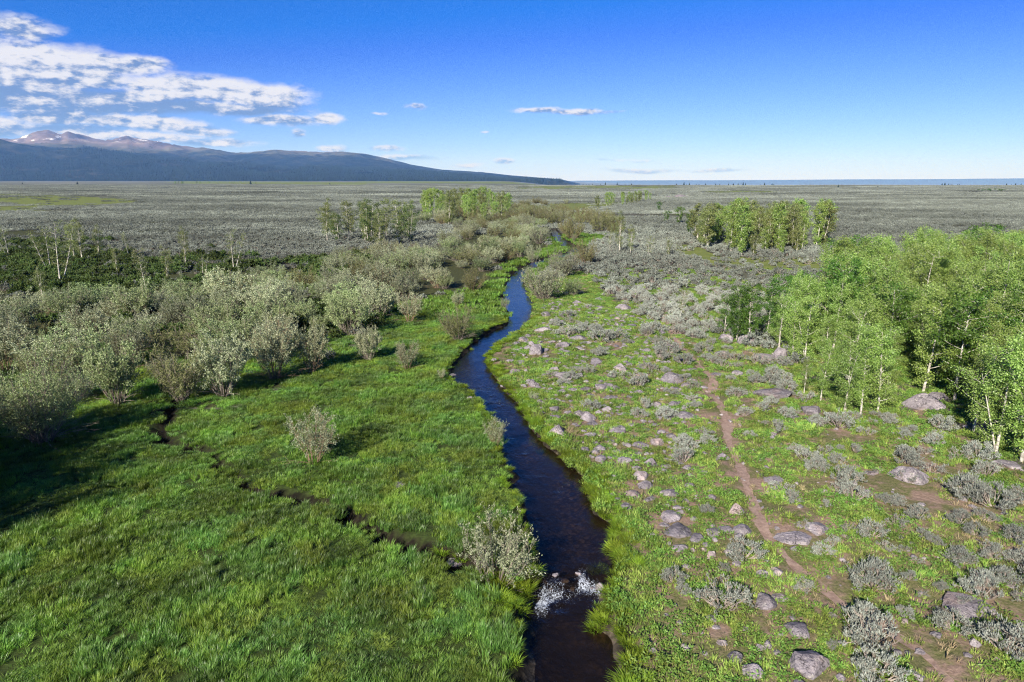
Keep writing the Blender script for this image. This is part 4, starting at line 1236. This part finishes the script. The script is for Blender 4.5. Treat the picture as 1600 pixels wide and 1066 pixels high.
ag = []
for poly, spc, vs, href, (h0, h1), lab, gr, sd_ in GROVES:
    xx, yy2 = scatter(poly, spc, seed=sd_)
    for x, y in zip(xx, yy2):
        h = random.uniform(h0, h1) * (0.62 if random.random() < 0.18 else 1)
        v = vs
        hr = href
        px, py = pix(x, y)
        if vs is AB:
            if px > 1680:
                continue
            r_ = random.random()
            if r_ < 0.06:
                v, hr = AD, 5.0
            if px < 1300 and py < 560:
                h = min(h, random.uniform(3.4, 4.6))
            if py > 560:
                h = min(h, random.uniform(4.2, 6.0))
        aspen(v, hr, 0, 0, hm=h, wf=random.uniform(0.95, 1.25) * (1.0 if vs is AF else 1.04), label=zlab(px, py, lab, vs) if v is not AD or vs is AD else 'dark green aspen among the light ones of the big grove',
              group=gr if v is not AD else 'dark aspens of the big grove', xy=(float(x), float(y)))
        ag.append((x, y))
        naspen += 1

# sagebrush -----------------------------------------------------------------------------------------------------------
def sage_parts(*a, **k):
    st, lf = build_sage(*a, **k)
    return [('stems', st.mesh('stems', M_sagewood)), ('foliage', lf.mesh('foliage', M_sage))]
SG = [sage_parts(1.0, 0.62, 22, 7, 13, 0.075, 0.026), sage_parts(1.0, 0.55, 20, 7, 13, 0.075, 0.026), sage_parts(1.0, 0.7, 22, 6, 10, 0.08, 0.026),
      sage_parts(1.0, 0.5, 16, 5, 10, 0.075, 0.026, dead=0.35), sage_parts(1.0, 0.45, 14, 6, 10, 0.07, 0.026, dead=0.5)]
HS = [(1162, 872, 52, 'dense grey sagebrush casting a black shadow next to the trail bend'), (1132, 893, 20, 'small upright sagebrush touching the dense one by the trail bend'), (1054, 910, 36, 'grey sagebrush alone on the grass nearest the rapids'),
      (1068, 928, 22, 'scraggly sagebrush just below the one nearest the rapids'), (1128, 950, 70, 'large fan-shaped sagebrush in the near slope'), (1103, 802, 22, 'small sagebrush between the outcrop and the dome-shaped boulder'), (1236, 784, 28, 'round sagebrush beside the trail above the wide pale slab'),
      (1356, 1004, 80, 'big dark-shadowed sagebrush standing over the lower trail'), (1368, 1062, 74, 'big sagebrush cut by the bottom of the picture'), (1572, 1020, 74, 'wide pale sagebrush in the bottom corner'), (1365, 912, 66, 'tall full sagebrush in the middle of the near sagebrush flat'),
      (1414, 862, 22, None), (1432, 880, 18, None), (1500, 878, 44, 'half-dead sagebrush above the low broad rock'), (1565, 912, 48, 'grey sagebrush up the slope from the bottom corner one'), (1530, 930, 56, 'pale sagebrush mat growing over the low broad rock'), (1490, 985, 48, 'bare twiggy sagebrush below the low broad rock'), (1300, 1014, 20, 'little sagebrush beside the biggest boulder'),
      (1255, 925, 28, 'nearly leafless sagebrush between trail and sharp ridged boulder'),
      (1290, 709, 26, None), (1241, 708, 20, None), (1263, 722, 34, None), (1313, 706, 14, None), (1336, 708, 18, None), (1277, 735, 32, None), (1322, 754, 44, None), (1334, 780, 34, None), (1417, 725, 40, 'pale sagebrush capping the broad rough rock'), (1386, 785, 26, None), (1403, 790, 24, None),
      (1540, 745, 36, None), (1512, 775, 58, None), (1552, 792, 64, 'long mat of pale sagebrush below the nearest aspens'), (1592, 786, 44, None), (1432, 810, 36, None), (1400, 820, 34, None), (1498, 818, 34, None), (1525, 836, 34, None), (1360, 834, 38, None), (1325, 826, 26, None), (1443, 840, 22, None), (1460, 850, 24, None),
      (1588, 846, 40, None), (1353, 680, 30, None), (1390, 660, 26, None), (1458, 694, 30, None), (1445, 710, 26, None), (1310, 669, 42, None), (1280, 668, 28, None), (1540, 814, 30, None),
      (1020, 517, 38, None), (1086, 530, 28, None), (1030, 540, 24, None), (1068, 570, 28, None), (1044, 553, 40, None), (1012, 576, 22, None), (1150, 563, 34, None), (1130, 573, 26, None), (1185, 567, 34, None), (1208, 601, 32, None), (1180, 599, 24, None), (1231, 604, 20, None),
      (1151, 619, 28, 'two-lobed sagebrush on the trail side below the long flat ledge rock'), (1080, 604, 28, None), (1042, 611, 12, None), (1054, 616, 15, None), (1080, 629, 26, None), (1008, 639, 23, 'single round sagebrush standing out on the cobbly grass'), (1260, 627, 30, None), (1164, 651, 21, None), (1194, 644, 24, None), (1214, 677, 28, None), (1196, 664, 16, None),
      (1066, 690, 26, None), (1098, 680, 26, None), (1105, 692, 24, None), (1275, 664, 24, None), (1072, 700, 36, 'upper of two grey sagebrush left of the trail above the boulder chain'), (1067, 720, 36, 'lower of two grey sagebrush left of the trail above the boulder chain'),
      (940, 534, 36, 'wide sagebrush mat on the grass above the humped rock, its near half'), (962, 530, 36, 'wide sagebrush mat on the grass above the humped rock, its far half'), (886, 526, 32, 'low sagebrush strip behind the split dark boulder'), (920, 482, 16, None), (914, 585, 25, 'sagebrush clump beside the wide lichen-spotted boulder'), (972, 499, 16, None), (1002, 494, 24, None), (1020, 500, 22, None), (970, 593, 38, None), (997, 602, 30, None), (1016, 580, 28, None), (1032, 563, 32, None),
      (1015, 474, 24, None), (1590, 940, 30, None), (1470, 920, 22, None), (1440, 930, 20, None), (1415, 960, 26, None), (1470, 960, 20, None), (1600, 880, 40, None), (1545, 870, 36, None), (1420, 905, 22, None), (1385, 860, 30, None), (1290, 790, 18, None), (1300, 850, 20, None)]


def sage_zone(px, py):
    if py > 830:
        return 'silvery sagebrush scattered over the near flat right of the trail', 'sagebrush of the near flat'
    if py > 640:
        return 'silvery sagebrush on the open flat between the trail and the aspen grove', 'sagebrush of the open flat'
    if py > 520:
        return 'grey sagebrush on the rocky slope along the upper trail', 'sagebrush along the upper trail'
    return 'grey sagebrush in the dense stand between the stream and the aspens', 'sagebrush of the dense stand'


nsage, sage_xy = 0, []
for px, py, w, lab in HS:
    x, y = at(px, py)
    s_ = px_w(px, py, w) * 1.04
    zl, zg = sage_zone(px, py)
    spawn('sagebrush', random.choice(SG[:3] if lab else SG), x, y, (s_, s_ * random.uniform(.8, 1.0), min(s_, 1.5) * random.uniform(0.85, 1.1)), None, lab or zl, 'sagebrush', 'single sagebrush of the slope' if lab else zg)
    sage_xy.append((x, y))
    nsage += 1
DENSE = [(925, 440), (960, 425), (1010, 415), (1100, 415), (1250, 430), (1310, 425), (1290, 455), (1230, 480), (1130, 500), (1110, 530), (1040, 520), (1000, 490), (950, 465)]
stuff_extra = []
NEARS = [(860, 455), (940, 450), (1040, 500), (1110, 530), (1240, 565), (1300, 645), (1480, 645), (1600, 735), (1640, 760), (1640, 1100), (1000, 1100), (985, 900), (900, 720), (800, 560)]
for poly, spc, sd_ in ((NEARS, 1.7, 23), (DENSE, 1.55, 21)):
    xx, yy2 = scatter(poly, spc, seed=sd_)
    k = np.argsort(yy2)
    nzz = fbm(xx / 5, yy2 / 5, 22, 3)
    for x, y, nn in zip(xx[k], yy2[k], nzz[k]):
        px, py = pix(x, y)
        if poly is NEARS:
            beyond = px > np.interp(py, [500, 590, 690, 760, 850, 980, 1066], [1040, 1110, 1136, 1168, 1210, 1365, 1480])
            pr = (0.74 if beyond else 0.2) + 0.5 * nn
            if py < 560:
                pr += 0.15
            td = float(polydist(np.array([x]), np.array([y]), TRAIL)[0][0])
            if random.random() > pr or td < 0.8 or float(dstream(x, y)) < 2.5:
                continue
        if min((x - a) ** 2 + (y - b) ** 2 for a, b in sage_xy) < 0.6:
            continue
        if nsage < 299:
            s_ = random.uniform(0.45, 1.25) if poly is NEARS else random.uniform(0.85, 1.5)
            zl, zg = sage_zone(px, py)
            spawn('sagebrush', random.choice(SG), x, y, (s_, s_, s_ * random.uniform(.8, 1.1)), None, zl, 'sagebrush', zg)
            sage_xy.append((x, y))
            nsage += 1
        else:
            stuff_extra.append((x, y))

# ------------------------------------------------------------------ stuff by instancing
def gn_scatter(name, protos, P, rot, scl, idx, label, cat):
    """ONE stuff object: a cloud of points with a geometry-nodes instance on each"""
    pc = bpy.data.collections.new(name + '_kinds')
    for i, me in enumerate(protos):
        pc.objects.link(bpy.data.objects.new('%s_kind_%02d' % (name, i), me))
    me = bpy.data.meshes.new(name)
    n = len(P)
    me.vertices.add(n)
    me.vertices.foreach_set('co', np.ascontiguousarray(P, np.float32).ravel())
    for nm, ty, a in (('rot', 'FLOAT_VECTOR', rot), ('scl', 'FLOAT_VECTOR', scl)):
        A = me.attributes.new(nm, ty, 'POINT')
        A.data.foreach_set('vector', np.ascontiguousarray(a, np.float32).ravel())
    A = me.attributes.new('kidx', 'INT', 'POINT')
    A.data.foreach_set('value', np.ascontiguousarray(idx, np.int32))
    o = ob(name, me, kind='stuff', label=label, cat=cat)
    ng = bpy.data.node_groups.new(name, 'GeometryNodeTree')
    ng.interface.new_socket('Geometry', in_out='INPUT', socket_type='NodeSocketGeometry')
    ng.interface.new_socket('Geometry', in_out='OUTPUT', socket_type='NodeSocketGeometry')
    N, L = ng.nodes, ng.links
    gi, go = N.new('NodeGroupInput'), N.new('NodeGroupOutput')
    ci = N.new('GeometryNodeCollectionInfo')
    ci.inputs['Collection'].default_value = pc
    ci.inputs['Separate Children'].default_value = True
    ci.inputs['Reset Children'].default_value = True
    ip = N.new('GeometryNodeInstanceOnPoints')
    ip.inputs['Pick Instance'].default_value = True
    L.new(gi.outputs[0], ip.inputs['Points'])
    L.new(ci.outputs[0], ip.inputs['Instance'])
    for nm, ty, sk in (('rot', 'FLOAT_VECTOR', 'Rotation'), ('scl', 'FLOAT_VECTOR', 'Scale'), ('kidx', 'INT', 'Instance Index')):
        a = N.new('GeometryNodeInputNamedAttribute')
        a.data_type = ty
        a.inputs['Name'].default_value = nm
        L.new(a.outputs[0], ip.inputs[sk])
    L.new(ip.outputs[0], go.inputs[0])
    md = o.modifiers.new('scatter', 'NODES')
    md.node_group = ng
    return o


def jgrid(x0, x1, y0, y1, sp_, seed, j=0.5):
    r = np.random.default_rng(seed)
    gx, gy = np.meshgrid(np.arange(x0, x1, sp_), np.arange(y0, y1, sp_))
    n = gx.size
    return gx.ravel() + r.uniform(-j, j, n) * sp_, gy.ravel() + r.uniform(-j, j, n) * sp_


def rots(n, tilt=0.08):
    return np.stack([rng.normal(0, tilt, n), rng.normal(0, tilt, n), rng.random(n) * 6.283], 1)


def masks(x, y):
    px, py = pix(x, y)
    inv = (px > -160) & (px < 1760) & (py < 1200)
    td, _ = polydist(np.clip(x, 0, 40), np.clip(y, 10, 90), TRAIL)
    dd, arc = polydist(np.clip(x, -40, 10), np.clip(y, 10, 60), DITCH)
    return px, py, inv, td, dd - ditch_hw(arc), dstream(x, y)

def clear_of_rocks(x, y):
    ok = np.ones(len(x), bool)
    for a_, b_, c_ in rk_pts:
        if c_ > 0.16:
            ok &= (x - a_) ** 2 + (y - b_ + 0.12) ** 2 > (c_ * 0.7 + 0.10) ** 2
    return ok


# tall meadow grass
GP = [grass_patch(h, 27, 34, 0.0145, 0.115, wind=(.16, .08)).mesh('grass', m_) for h, m_ in ((0.18, M_grass), (0.21, M_grass), (0.17, M_grass2), (0.24, M_grass2), (0.19, M_grass3), (0.22, M_grass3))]
x, y = jgrid(-34, 8, 13, 62, 0.72, 31)
px, py, inv, td, dd, ds = masks(x, y)
right = x > np.interp(y, _r[:, 1], _r[:, 0])
nz = fbm(x / 3.2, y / 3.2, 41, 3)
k = inv & (inpoly(px, py, MEADOW) | inpoly(px, py, UNDER)) & (ds > 0.38) & (dd > 0.21) & ~right
x, y, nz = x[k], y[k], nz[k]
n = len(x)
hs = np.clip(0.9 + 0.5 * nz + 0.55 * vnoise(x / 0.9, y / 0.9, 44) + rng.normal(0, 0.15, n), 0.35, 1.8)
rt = rots(n, 0.06)
rt[:, 2] = rng.normal(0.3, 0.7, n) + 1.5 * fbm(x / 9, y / 9, 43, 2)
gn_scatter('meadow_grass', GP, np.stack([x, y, TZ(x, y)], 1), rt, np.stack([np.full(n, 1.0), np.full(n, 1.0), hs], 1),
           np.clip(np.floor((fbm(x / 2.2, y / 2.2, 48, 3) * 0.9 + 0.5 + rng.normal(0, .22, n)) * 3), 0, 2).astype(int) * 2 + rng.integers(0, 2, n), 'tall bright green grass of the streamside meadow', 'grass')
# meadow farther off, coarser
GP2 = [grass_patch(0.4, 26, 14, 0.05, 0.2, 2.0).mesh('grass_far', M_grass) for _ in range(3)]
x, y = jgrid(-30, 30, 62, 175, 1.6, 33)
px, py, inv, td, dd, ds = masks(x, y)
k = inv & (inpoly(px, py, MEADOW) | inpoly(px, py, GREENS[5])) & (ds > 0.7)
x, y = x[k], y[k]
n = len(x)
gn_scatter('upstream_grass', GP2, np.stack([x, y, TZ(x, y)], 1), rots(n), np.ones((n, 3)), rng.integers(0, 3, n), 'green grass of the clearings along the upper stream', 'grass')

# short grass and forbs on the stony slope
def forb_patch():
    mb = MB()
    for _ in range(5):
        cx, cy = rng.uniform(-.4, .4, 2)
        n = rng.integers(14, 34)
        C = np.stack([cx + rng.normal(0, .09, n), cy + rng.normal(0, .09, n), rng.uniform(0, .14, n)], 1)
        mb.leaves(C, rng.normal(0, .6, (n, 3)) + [0, 0, .45], rng.uniform(.06, .13, n), rng.uniform(.035, .06, n), .1)
    return mb
SP = []
for h in (0.13, 0.18, 0.15, 0.22):
    SP.append(merge('short_grass', [(grass_patch(h, 13, 22, 0.02, 0.10), M_short), (forb_patch(), M_forb)]))
SP.append(merge('forbs', [(forb_patch(), M_forb), (forb_patch(), M_forb), (grass_patch(.14, 5, 16, .02, .08), M_short)]))
SP.append(merge('dry_short_grass', [(grass_patch(.16, 7, 16, .016, .1), M_dry), (grass_patch(.15, 7, 18, .02, .1), M_short)]))
x, y = jgrid(0, 62, 13, 95, 0.66, 35)
px, py, inv, td, dd, ds = masks(x, y)
left = x < np.interp(y, _l[:, 1], _l[:, 0])
nz = fbm(x / 2.6, y / 2.6, 47, 4)
sparse = smooth(1250, 1500, px) * smooth(640, 800, py)
dense_edge = np.exp(-np.maximum(ds, 0) / 3.0)
k = inv & ~left & (ds > 0.22) & (td > 0.40) & (inpoly(px, py, SLOPE) | ((py > 415) & (px > 800))) & (nz - 0.2 * sparse + 0.5 * dense_edge > -0.42) & clear_of_rocks(x, y)
k &= (~inpoly(px, py, DENSE)) | (nz > -0.02)
x, y, nz, ds, sparse = x[k], y[k], nz[k], ds[k], sparse[k]
n = len(x)
idx = rng.integers(0, 5, n)
idx = np.where(rng.random(n) < 0.10 + 0.30 * sparse, 5, idx)
hs = 0.66 + 0.3 * rng.random(n) + 0.5 * np.exp(-ds / 1.0)
gn_scatter('slope_grass', SP, np.stack([x, y, TZ(x, y)], 1), rots(n), np.stack([np.ones(n) * 1.05, np.ones(n) * 1.05, hs], 1), idx,
           'short yellow-green grass and forbs between the rocks of the slope', 'grass')

# tussocks along the banks
TS = []
for k_ in range(4):
    mb = MB()
    tuft(mb, 0, 0, 150, 0.22, 0.20, 0.022, 0.22)
    tuft(mb, 0.12, 0.05, 70, 0.18, 0.17, 0.022, 0.2)
    TS.append(mb.mesh('tussock', M_tuss))
pts = []
yy = np.arange(SY0 + 0.3, 62, 0.23)
xl, xr = sedges(yy)
for y_, a, b in zip(yy, xl, xr):
    if random.random() < 0.97:
        pts.append((b + random.uniform(0.05, 0.3), y_, random.uniform(0.6, 1.15)))
        if random.random() < .5:
            pts.append((b + random.uniform(0.3, 0.7), y_, random.uniform(0.7, 1.2)))
    if random.random() < 0.55:
        pts.append((a - random.uniform(0.22, 0.5), y_, random.uniform(0.5, 0.95)))
for px_, py_, s_ in [(756, 895, 1.2), (770, 890, 1.1), (785, 907, 1.4), (800, 915, 1.5), (815, 910, 1.4), (830, 900, 1.2), (738, 897, 1.2), (806, 925, 1.3), (822, 918, 1.2), (745, 905, .9), (795, 900, 1.5),
                     (780, 945, 1.2), (796, 952, 1.2), (812, 948, 1.0), (765, 938, 1.0), (808, 985, .7), (936, 880, .9), (945, 884, .9), (930, 884, .8), (690, 862, 1), (720, 870, 1.1), (940, 965, 1.1), (930, 972, 1.0), (560, 580, .8), (692, 585, .9), (735, 545, .9), (845, 700, .8)]:
    x_, y_ = at(px_, py_, -0.2)
    pts.append((x_, y_, s_))
pts = np.array(pts)
z = np.maximum(TZ(pts[:, 0], pts[:, 1]), -0.42)
n = len(pts)
gn_scatter('bank_tussocks', TS, np.stack([pts[:, 0], pts[:, 1], z], 1), rots(n, .15), np.repeat(pts[:, 2:3], 3, 1) * np.array([1, 1, .9]), rng.integers(0, 4, n),
           'lime green grass tussocks overhanging the stream banks', 'grass')

# dark undergrowth on the far side of the thicket
US = []
for k_ in range(3):
    st, lf = build_sage(1.3, 0.75, 16, 6, 9, 0.13, 0.085, flat=True)
    US.append(lf.mesh('undergrowth', M_under))
x, y = jgrid(-95, 12, 32, 170, 1.15, 37)
px, py, inv, td, dd, ds = masks(x, y)
nz = fbm(x / 7, y / 7, 57, 3)
jx = fbm(x / 9, y / 9, 58, 3)
pyj = py + 60 * jx * np.clip((py - 300) / 120, .3, 1.5) - 8
k = inv & inpoly(px, pyj, UNDER) & (px < 600) & (py < 530) & (ds > 0.8) & (nz > -0.22)
x, y, nz = x[k], y[k], nz[k]
n = len(x)
s_ = rng.uniform(.7, 1.4, n) * (1 + .3 * nz)
gn_scatter('undergrowth', US, np.stack([x, y, TZ(x, y) - .03], 1), rots(n), np.stack([s_, s_, s_ * rng.uniform(.7, 1.3, n)], 1), rng.integers(0, 3, n),
           'dark green low shrubs under and beyond the willow thicket', 'shrubs')

# sagebrush of the plain
SM = []
for w_, h_ in ((1.0, .6), (1.0, .5), (1.1, .65), (.9, .55)):
    st, lf = build_sage(w_, h_, 13, 4, 6, 0.15, 0.075, dead=.1)
    SM.append(merge('sage', [(lf, M_sage_p), (st, M_sagewood)]))
x, y = jgrid(-120, 130, 45, 150, 1.12, 39)
px, py, inv, td, dd, ds = masks(x, y)
inun = inpoly(px, py, UNDER) | inpoly(px, py, MEADOW) | inpoly(px, py, SLOPE) | inpoly(px, py, DENSE)
for p in GREENS[5:7]:
    inun |= inpoly(px, py, p) & (rng.random(len(x)) < .7)
big_grove = inpoly(px, py, GROVES[0][0])
nz = fbm(x / 11, y / 11, 67, 3)
k = inv & ~inun & ~big_grove & (ds > 1) & (nz > -0.55) & (rng.random(len(x)) < 0.9)
# thin sage in the gaps of the undergrowth edge
edge = inv & inpoly(px, py, UNDER) & (px < 560) & (py < 480) & (rng.random(len(x)) < 0.16 + 0.6 * smooth(425, 365, py))
k |= edge
x, y = x[k], y[k]
if stuff_extra:
    e = np.array(stuff_extra)
    x, y = np.concatenate([x, e[:, 0]]), np.concatenate([y, e[:, 1]])
n = len(x)
s_ = rng.uniform(.75, 1.45, n)
allP = [np.stack([x, y, TZ(x, y)], 1)]
allR = [rots(n)]
allS = [np.stack([s_, s_, s_ * rng.uniform(.7, 1.15, n)], 1)]
allI = [rng.integers(0, 4, n)]


def sage_block(size, nb, nt, nl, L, Wd, wv=(0.7, 1.4)):
    lf = MB()
    for i in range(nb):
        cx, cy = rng.uniform(-size / 2, size / 2, 2)
        s = rng.uniform(*wv)
        h = .55 * s * rng.uniform(.8, 1.2)
        n = nt * nl
        a = rng.random(n) * 6.283
        r = np.sqrt(rng.random(n)) * s * .5
        C = np.stack([cx + r * np.cos(a), cy + r * np.sin(a), h * (1 - .7 * (r / (s * .5)) ** 2) * rng.uniform(.45, .95, n)], 1)
        lf.leaves(C, rng.normal(0, .5, (n, 3)) + [0, 0, .7], L * rng.uniform(.7, 1.3, n), Wd * rng.uniform(.7, 1.2, n))
    return lf
B1 = [sage_block(6, 17, 9, 6, .24, .14, (0.9, 2.0)).mesh('sage_block', M_sage_p) for _ in range(4)]
B2 = [sage_block(24, 190, 5, 5, .42, .28, (1.1, 2.6)).mesh('sage_block_far', M_sage_p) for _ in range(3)]
for protos, x0, x1, y0, y1, sp_, sd_, base in ((B1, -440, 440, 150, 520, 5.6, 45, 4), (B2, -1500, 1500, 520, 1700, 23, 46, 8)):
    x, y = jgrid(x0, x1, y0, y1, sp_, sd_, .2)
    px, py = pix(x, y)
    k = (px > -60) & (px < 1660)
    for p in GREENS:
        k &= ~(inpoly(px, py, p) & (rng.random(len(x)) < .93))
    nz = fbm(x / 60, y / 60, 77, 3)
    k &= (nz > -0.48)
    k &= ~inpoly(px, py, GROVES[3][0]) & ~inpoly(px, py, UNDER)
    k &= dstream(x, y) > 4
    x, y = x[k], y[k]
    n = len(x)
    allP.append(np.stack([x, y, TZ(x, y)], 1))
    allR.append(rots(n, .0))
    s_ = rng.uniform(.95, 1.08, n)
    allS.append(np.stack([s_, s_, s_ * rng.uniform(.75, 1.15, n)], 1))
    allI.append(rng.integers(0, len(protos), n) + base)
gn_scatter('sagebrush_cover', SM + B1 + B2, np.concatenate(allP), np.concatenate(allR), np.concatenate(allS), np.concatenate(allI),
           'endless grey sagebrush covering the plain up to the hills', 'sagebrush')

# small stones on the slope and around rocks
x, y = jgrid(2, 40, 13, 62, 0.55, 49)
px, py, inv, td, dd, ds = masks(x, y)
k = inv & inpoly(px, py, SLOPE) & (ds > 1.0) & (rng.random(len(x)) < 0.2 + 0.14 * (fbm(x / 4, y / 4, 87, 2) > .1))
x, y = x[k], y[k]
n = len(x)
s_ = rng.uniform(.04, .17, n)
gn_scatter('small_stones', ROCKS, np.stack([x, y, TZ(x, y) + .01], 1), rots(n, .2), np.repeat(s_[:, None], 3, 1), rng.integers(0, len(ROCKS), n), 'small loose stones between the grass of the slope', 'stones')

x, y = jgrid(0, 34, 16, 75, 0.62, 50)
px, py, inv, td, dd, ds = masks(x, y)
band = inpoly(px, py, [(815, 470), (880, 470), (1010, 500), (1080, 560), (1110, 640), (1140, 740), (1180, 860), (1090, 900), (1000, 820), (940, 760), (860, 680), (800, 600), (780, 570)])
far_ok = np.ones(len(x), bool)
for a_, b_, c_ in rk_pts:
    far_ok &= (x - a_) ** 2 + (y - b_) ** 2 > (c_ + .15) ** 2
k = inv & band & (ds > 0.9) & far_ok & (rng.random(len(x)) < 0.55 + 0.4 * fbm(x / 3, y / 3, 88, 2))
x, y = x[k], y[k]
n = len(x)
s_ = rng.uniform(.11, .20, n) * rng.choice([1, 1, 1.5, 1.9], n)
gn_scatter('cobbles', ROCKS, np.stack([x, y, TZ(x, y) + .06], 1), rots(n, .12), np.stack([s_, s_ * rng.uniform(.7, 1.2, n), s_ * rng.uniform(.5, .9, n)], 1), rng.integers(0, len(ROCKS), n), 'small mauve grey cobbles strewn through the grass of the stony slope', 'stones')

# conifer forest on the foothills
def conifer(h, tiers, sides, r0):
    mb = MB()
    for t in range(tiers):
        z0 = h * (0.10 + 0.80 * t / tiers)
        z1 = min(h, z0 + h * 0.42)
        r = r0 * (1 - t / tiers) + 0.05 * h * .4
        a = np.linspace(0, 6.283, sides, endpoint=False) + t
        rr = r * rng.uniform(.7, 1.15, sides)
        V = np.concatenate([np.stack([rr * np.cos(a), rr * np.sin(a), z0 + rng.normal(0, .02 * h, sides)], 1), [[0, 0, z1]]])
        Fc = np.stack([np.arange(sides), (np.arange(sides) + 1) % sides, np.full(sides, sides)], 1)
        mb.raw(V, Fc)
    tk = MB()
    tk.tube(np.array([[0, 0, -1.0], [0, 0, h * .2], [0, 0, h * .8]]), [.018 * h, .015 * h, .004 * h], 5)
    return mb, tk
CF = []
for h_, r_ in ((19, 3.2), (16, 3.4), (23, 3.4)):
    a, b = conifer(h_, 4, 7, r_)
    CF.append(merge('conifer', [(a, M_conif), (b, M_pbark)]))
rr_ = np.random.default_rng(99)
N = 42000
yy = rr_.uniform(6350, 9300, N)
uu = rr_.uniform(-0.86, 0.10, N)
xx = uu * yy
# bilinear height from the mountain grid
fu = (uu - us[0]) / (us[1] - us[0])
fy = np.interp(yy, yd, np.arange(len(yd)))
i0, j0 = np.clip(fu.astype(int), 0, len(us) - 2), np.clip(fy.astype(int), 0, len(yd) - 2)
a_, b_ = fu - i0, fy - j0
hz_ = (HM[j0, i0] * (1 - a_) + HM[j0, i0 + 1] * a_) * (1 - b_) + (HM[j0 + 1, i0] * (1 - a_) + HM[j0 + 1, i0 + 1] * a_) * b_
cl = fbm(xx / 420, yy / 420, 97, 4)
keep = (cl > -0.28 + 0.35 * smooth(150, 420, hz_)) & (hz_ > -8)
keep |= (yy < 6700) & (cl > -.1)
P_ = np.stack([xx, yy, np.maximum(hz_, TZ(xx, yy)) - .3], 1)[keep]
n = len(P_)
s_ = rr_.uniform(.8, 1.75, n)
gn_scatter('conifer_forest', CF, P_, rots(n, .02), np.repeat(s_[:, None], 3, 1), rr_.integers(0, 3, n), 'dark conifer forest covering the foothills below the mountains', 'forest')
# single far trees at the rim of the plain
CT = []
for h_ in (9, 11):
    a, b = conifer(h_, 6, 9, 2.6)
    CT.append([('trunk', b.mesh('trunk', M_pbark)), ('crown', a.mesh('crown', M_conif))])


def far_tree(px, D, h, lab, gr=None):
    d = ray(px, HOR)
    x, y = d[0] / d[1] * D, D
    spawn('conifer_tree', random.choice(CT), x, y, h / 10, None, lab, 'conifer', gr, dz=-.2)
for px, D, h, lab in ((120, 1900, 10, 'dark lone conifer on the plain rim below the snowy peaks'), (391, 1800, 11, 'dark lone conifer on the plain rim below the long ridge'), (34, 2100, 7, 'tiny dark conifer at the plain rim by the picture edge'),
                      (1311, 1080, 6, 'dark lone juniper far out on the plain'), (1373, 1100, 4, 'small dark juniper beyond the big grove far out on the plain'), (1437, 1250, 3.5, 'tiny low juniper far out on the plain'), (515, 2000, 7, 'tiny conifer at the plain rim below the long ridge end')):
    far_tree(px, D, h, lab)
for c0, c1, n_, lab, gr in ((1055, 1210, 22, 'tiny dark conifer of the broken row on the plateau rim', 'conifers on the plateau rim'), (1472, 1512, 10, 'tiny dark conifer of the short row on the rim', 'conifers of the short rim row'), (1572, 1625, 12, 'tiny dark conifer of the last row on the rim', 'conifers of the last rim row'), (905, 1000, 10, 'tiny dark conifer where the ridge meets the plain', 'conifers below the ridge end')):
    for i in range(n_):
        far_tree(random.uniform(c0, c1), random.uniform(1500, 1700), random.uniform(4, 8), lab, gr)
# low far shrubs: light green strip and dark row on the plain
for c0, c1, py, n_, s_, vs, lab, gr in ((272, 330, 287, 9, 1.1, AF, 'tiny light green aspen in the far strip below the ridge', 'aspens of the far strip'), (330, 420, 287.5, 6, .7, AF, 'tiny light green aspen in the far strip below the ridge', 'aspens of the far strip'),
                                        (1528, 1572, 299, 14, .55, AD, 'low dark green shrub in the far row right on the plain', 'shrubs of the far dark row')):
    for i in range(n_):
        x, y = at(random.uniform(c0, c1), py + random.uniform(-.5, .5))
        spawn('aspen_tree' if vs is AF else 'plain_shrub', random.choice(vs), x, y, (s_ * 1.8, s_ * 1.8, s_ * random.uniform(.6, 1)), None, lab, 'aspen' if vs is AF else 'shrub', gr)

# ------------------------------------------------------------------ haze
M_haze, g = material('haze')
pv = g('VolumePrincipled', {'Color': (0.20, 0.44, 1.0), 'Absorption Color': (1.0, 1.0, 1.0), 'Density': HAZE_DENSITY, 'Anisotropy': 0.0})
g('OutputMaterial', {1: pv.outputs[0]})
x0, x1, y0, y1, z0, z1 = -33000, 42000, -4600, 37500, -260, 1010
Vh = [(x, y, z) for x in (x0, x1) for y in (y0, y1) for z in (z0, z1)]
Fh = [(0, 1, 3, 2), (4, 6, 7, 5), (0, 4, 5, 1), (2, 3, 7, 6), (0, 2, 6, 4), (1, 5, 7, 3)]
ob('haze', mk('haze', np.array(Vh, float), [np.array(Fh)], M_haze), kind='stuff')
print('COUNTS thick', nthick, 'aspen', naspen, 'sage', nsage, 'rocks', len(rk_pts), 'objects', len(SC.objects))
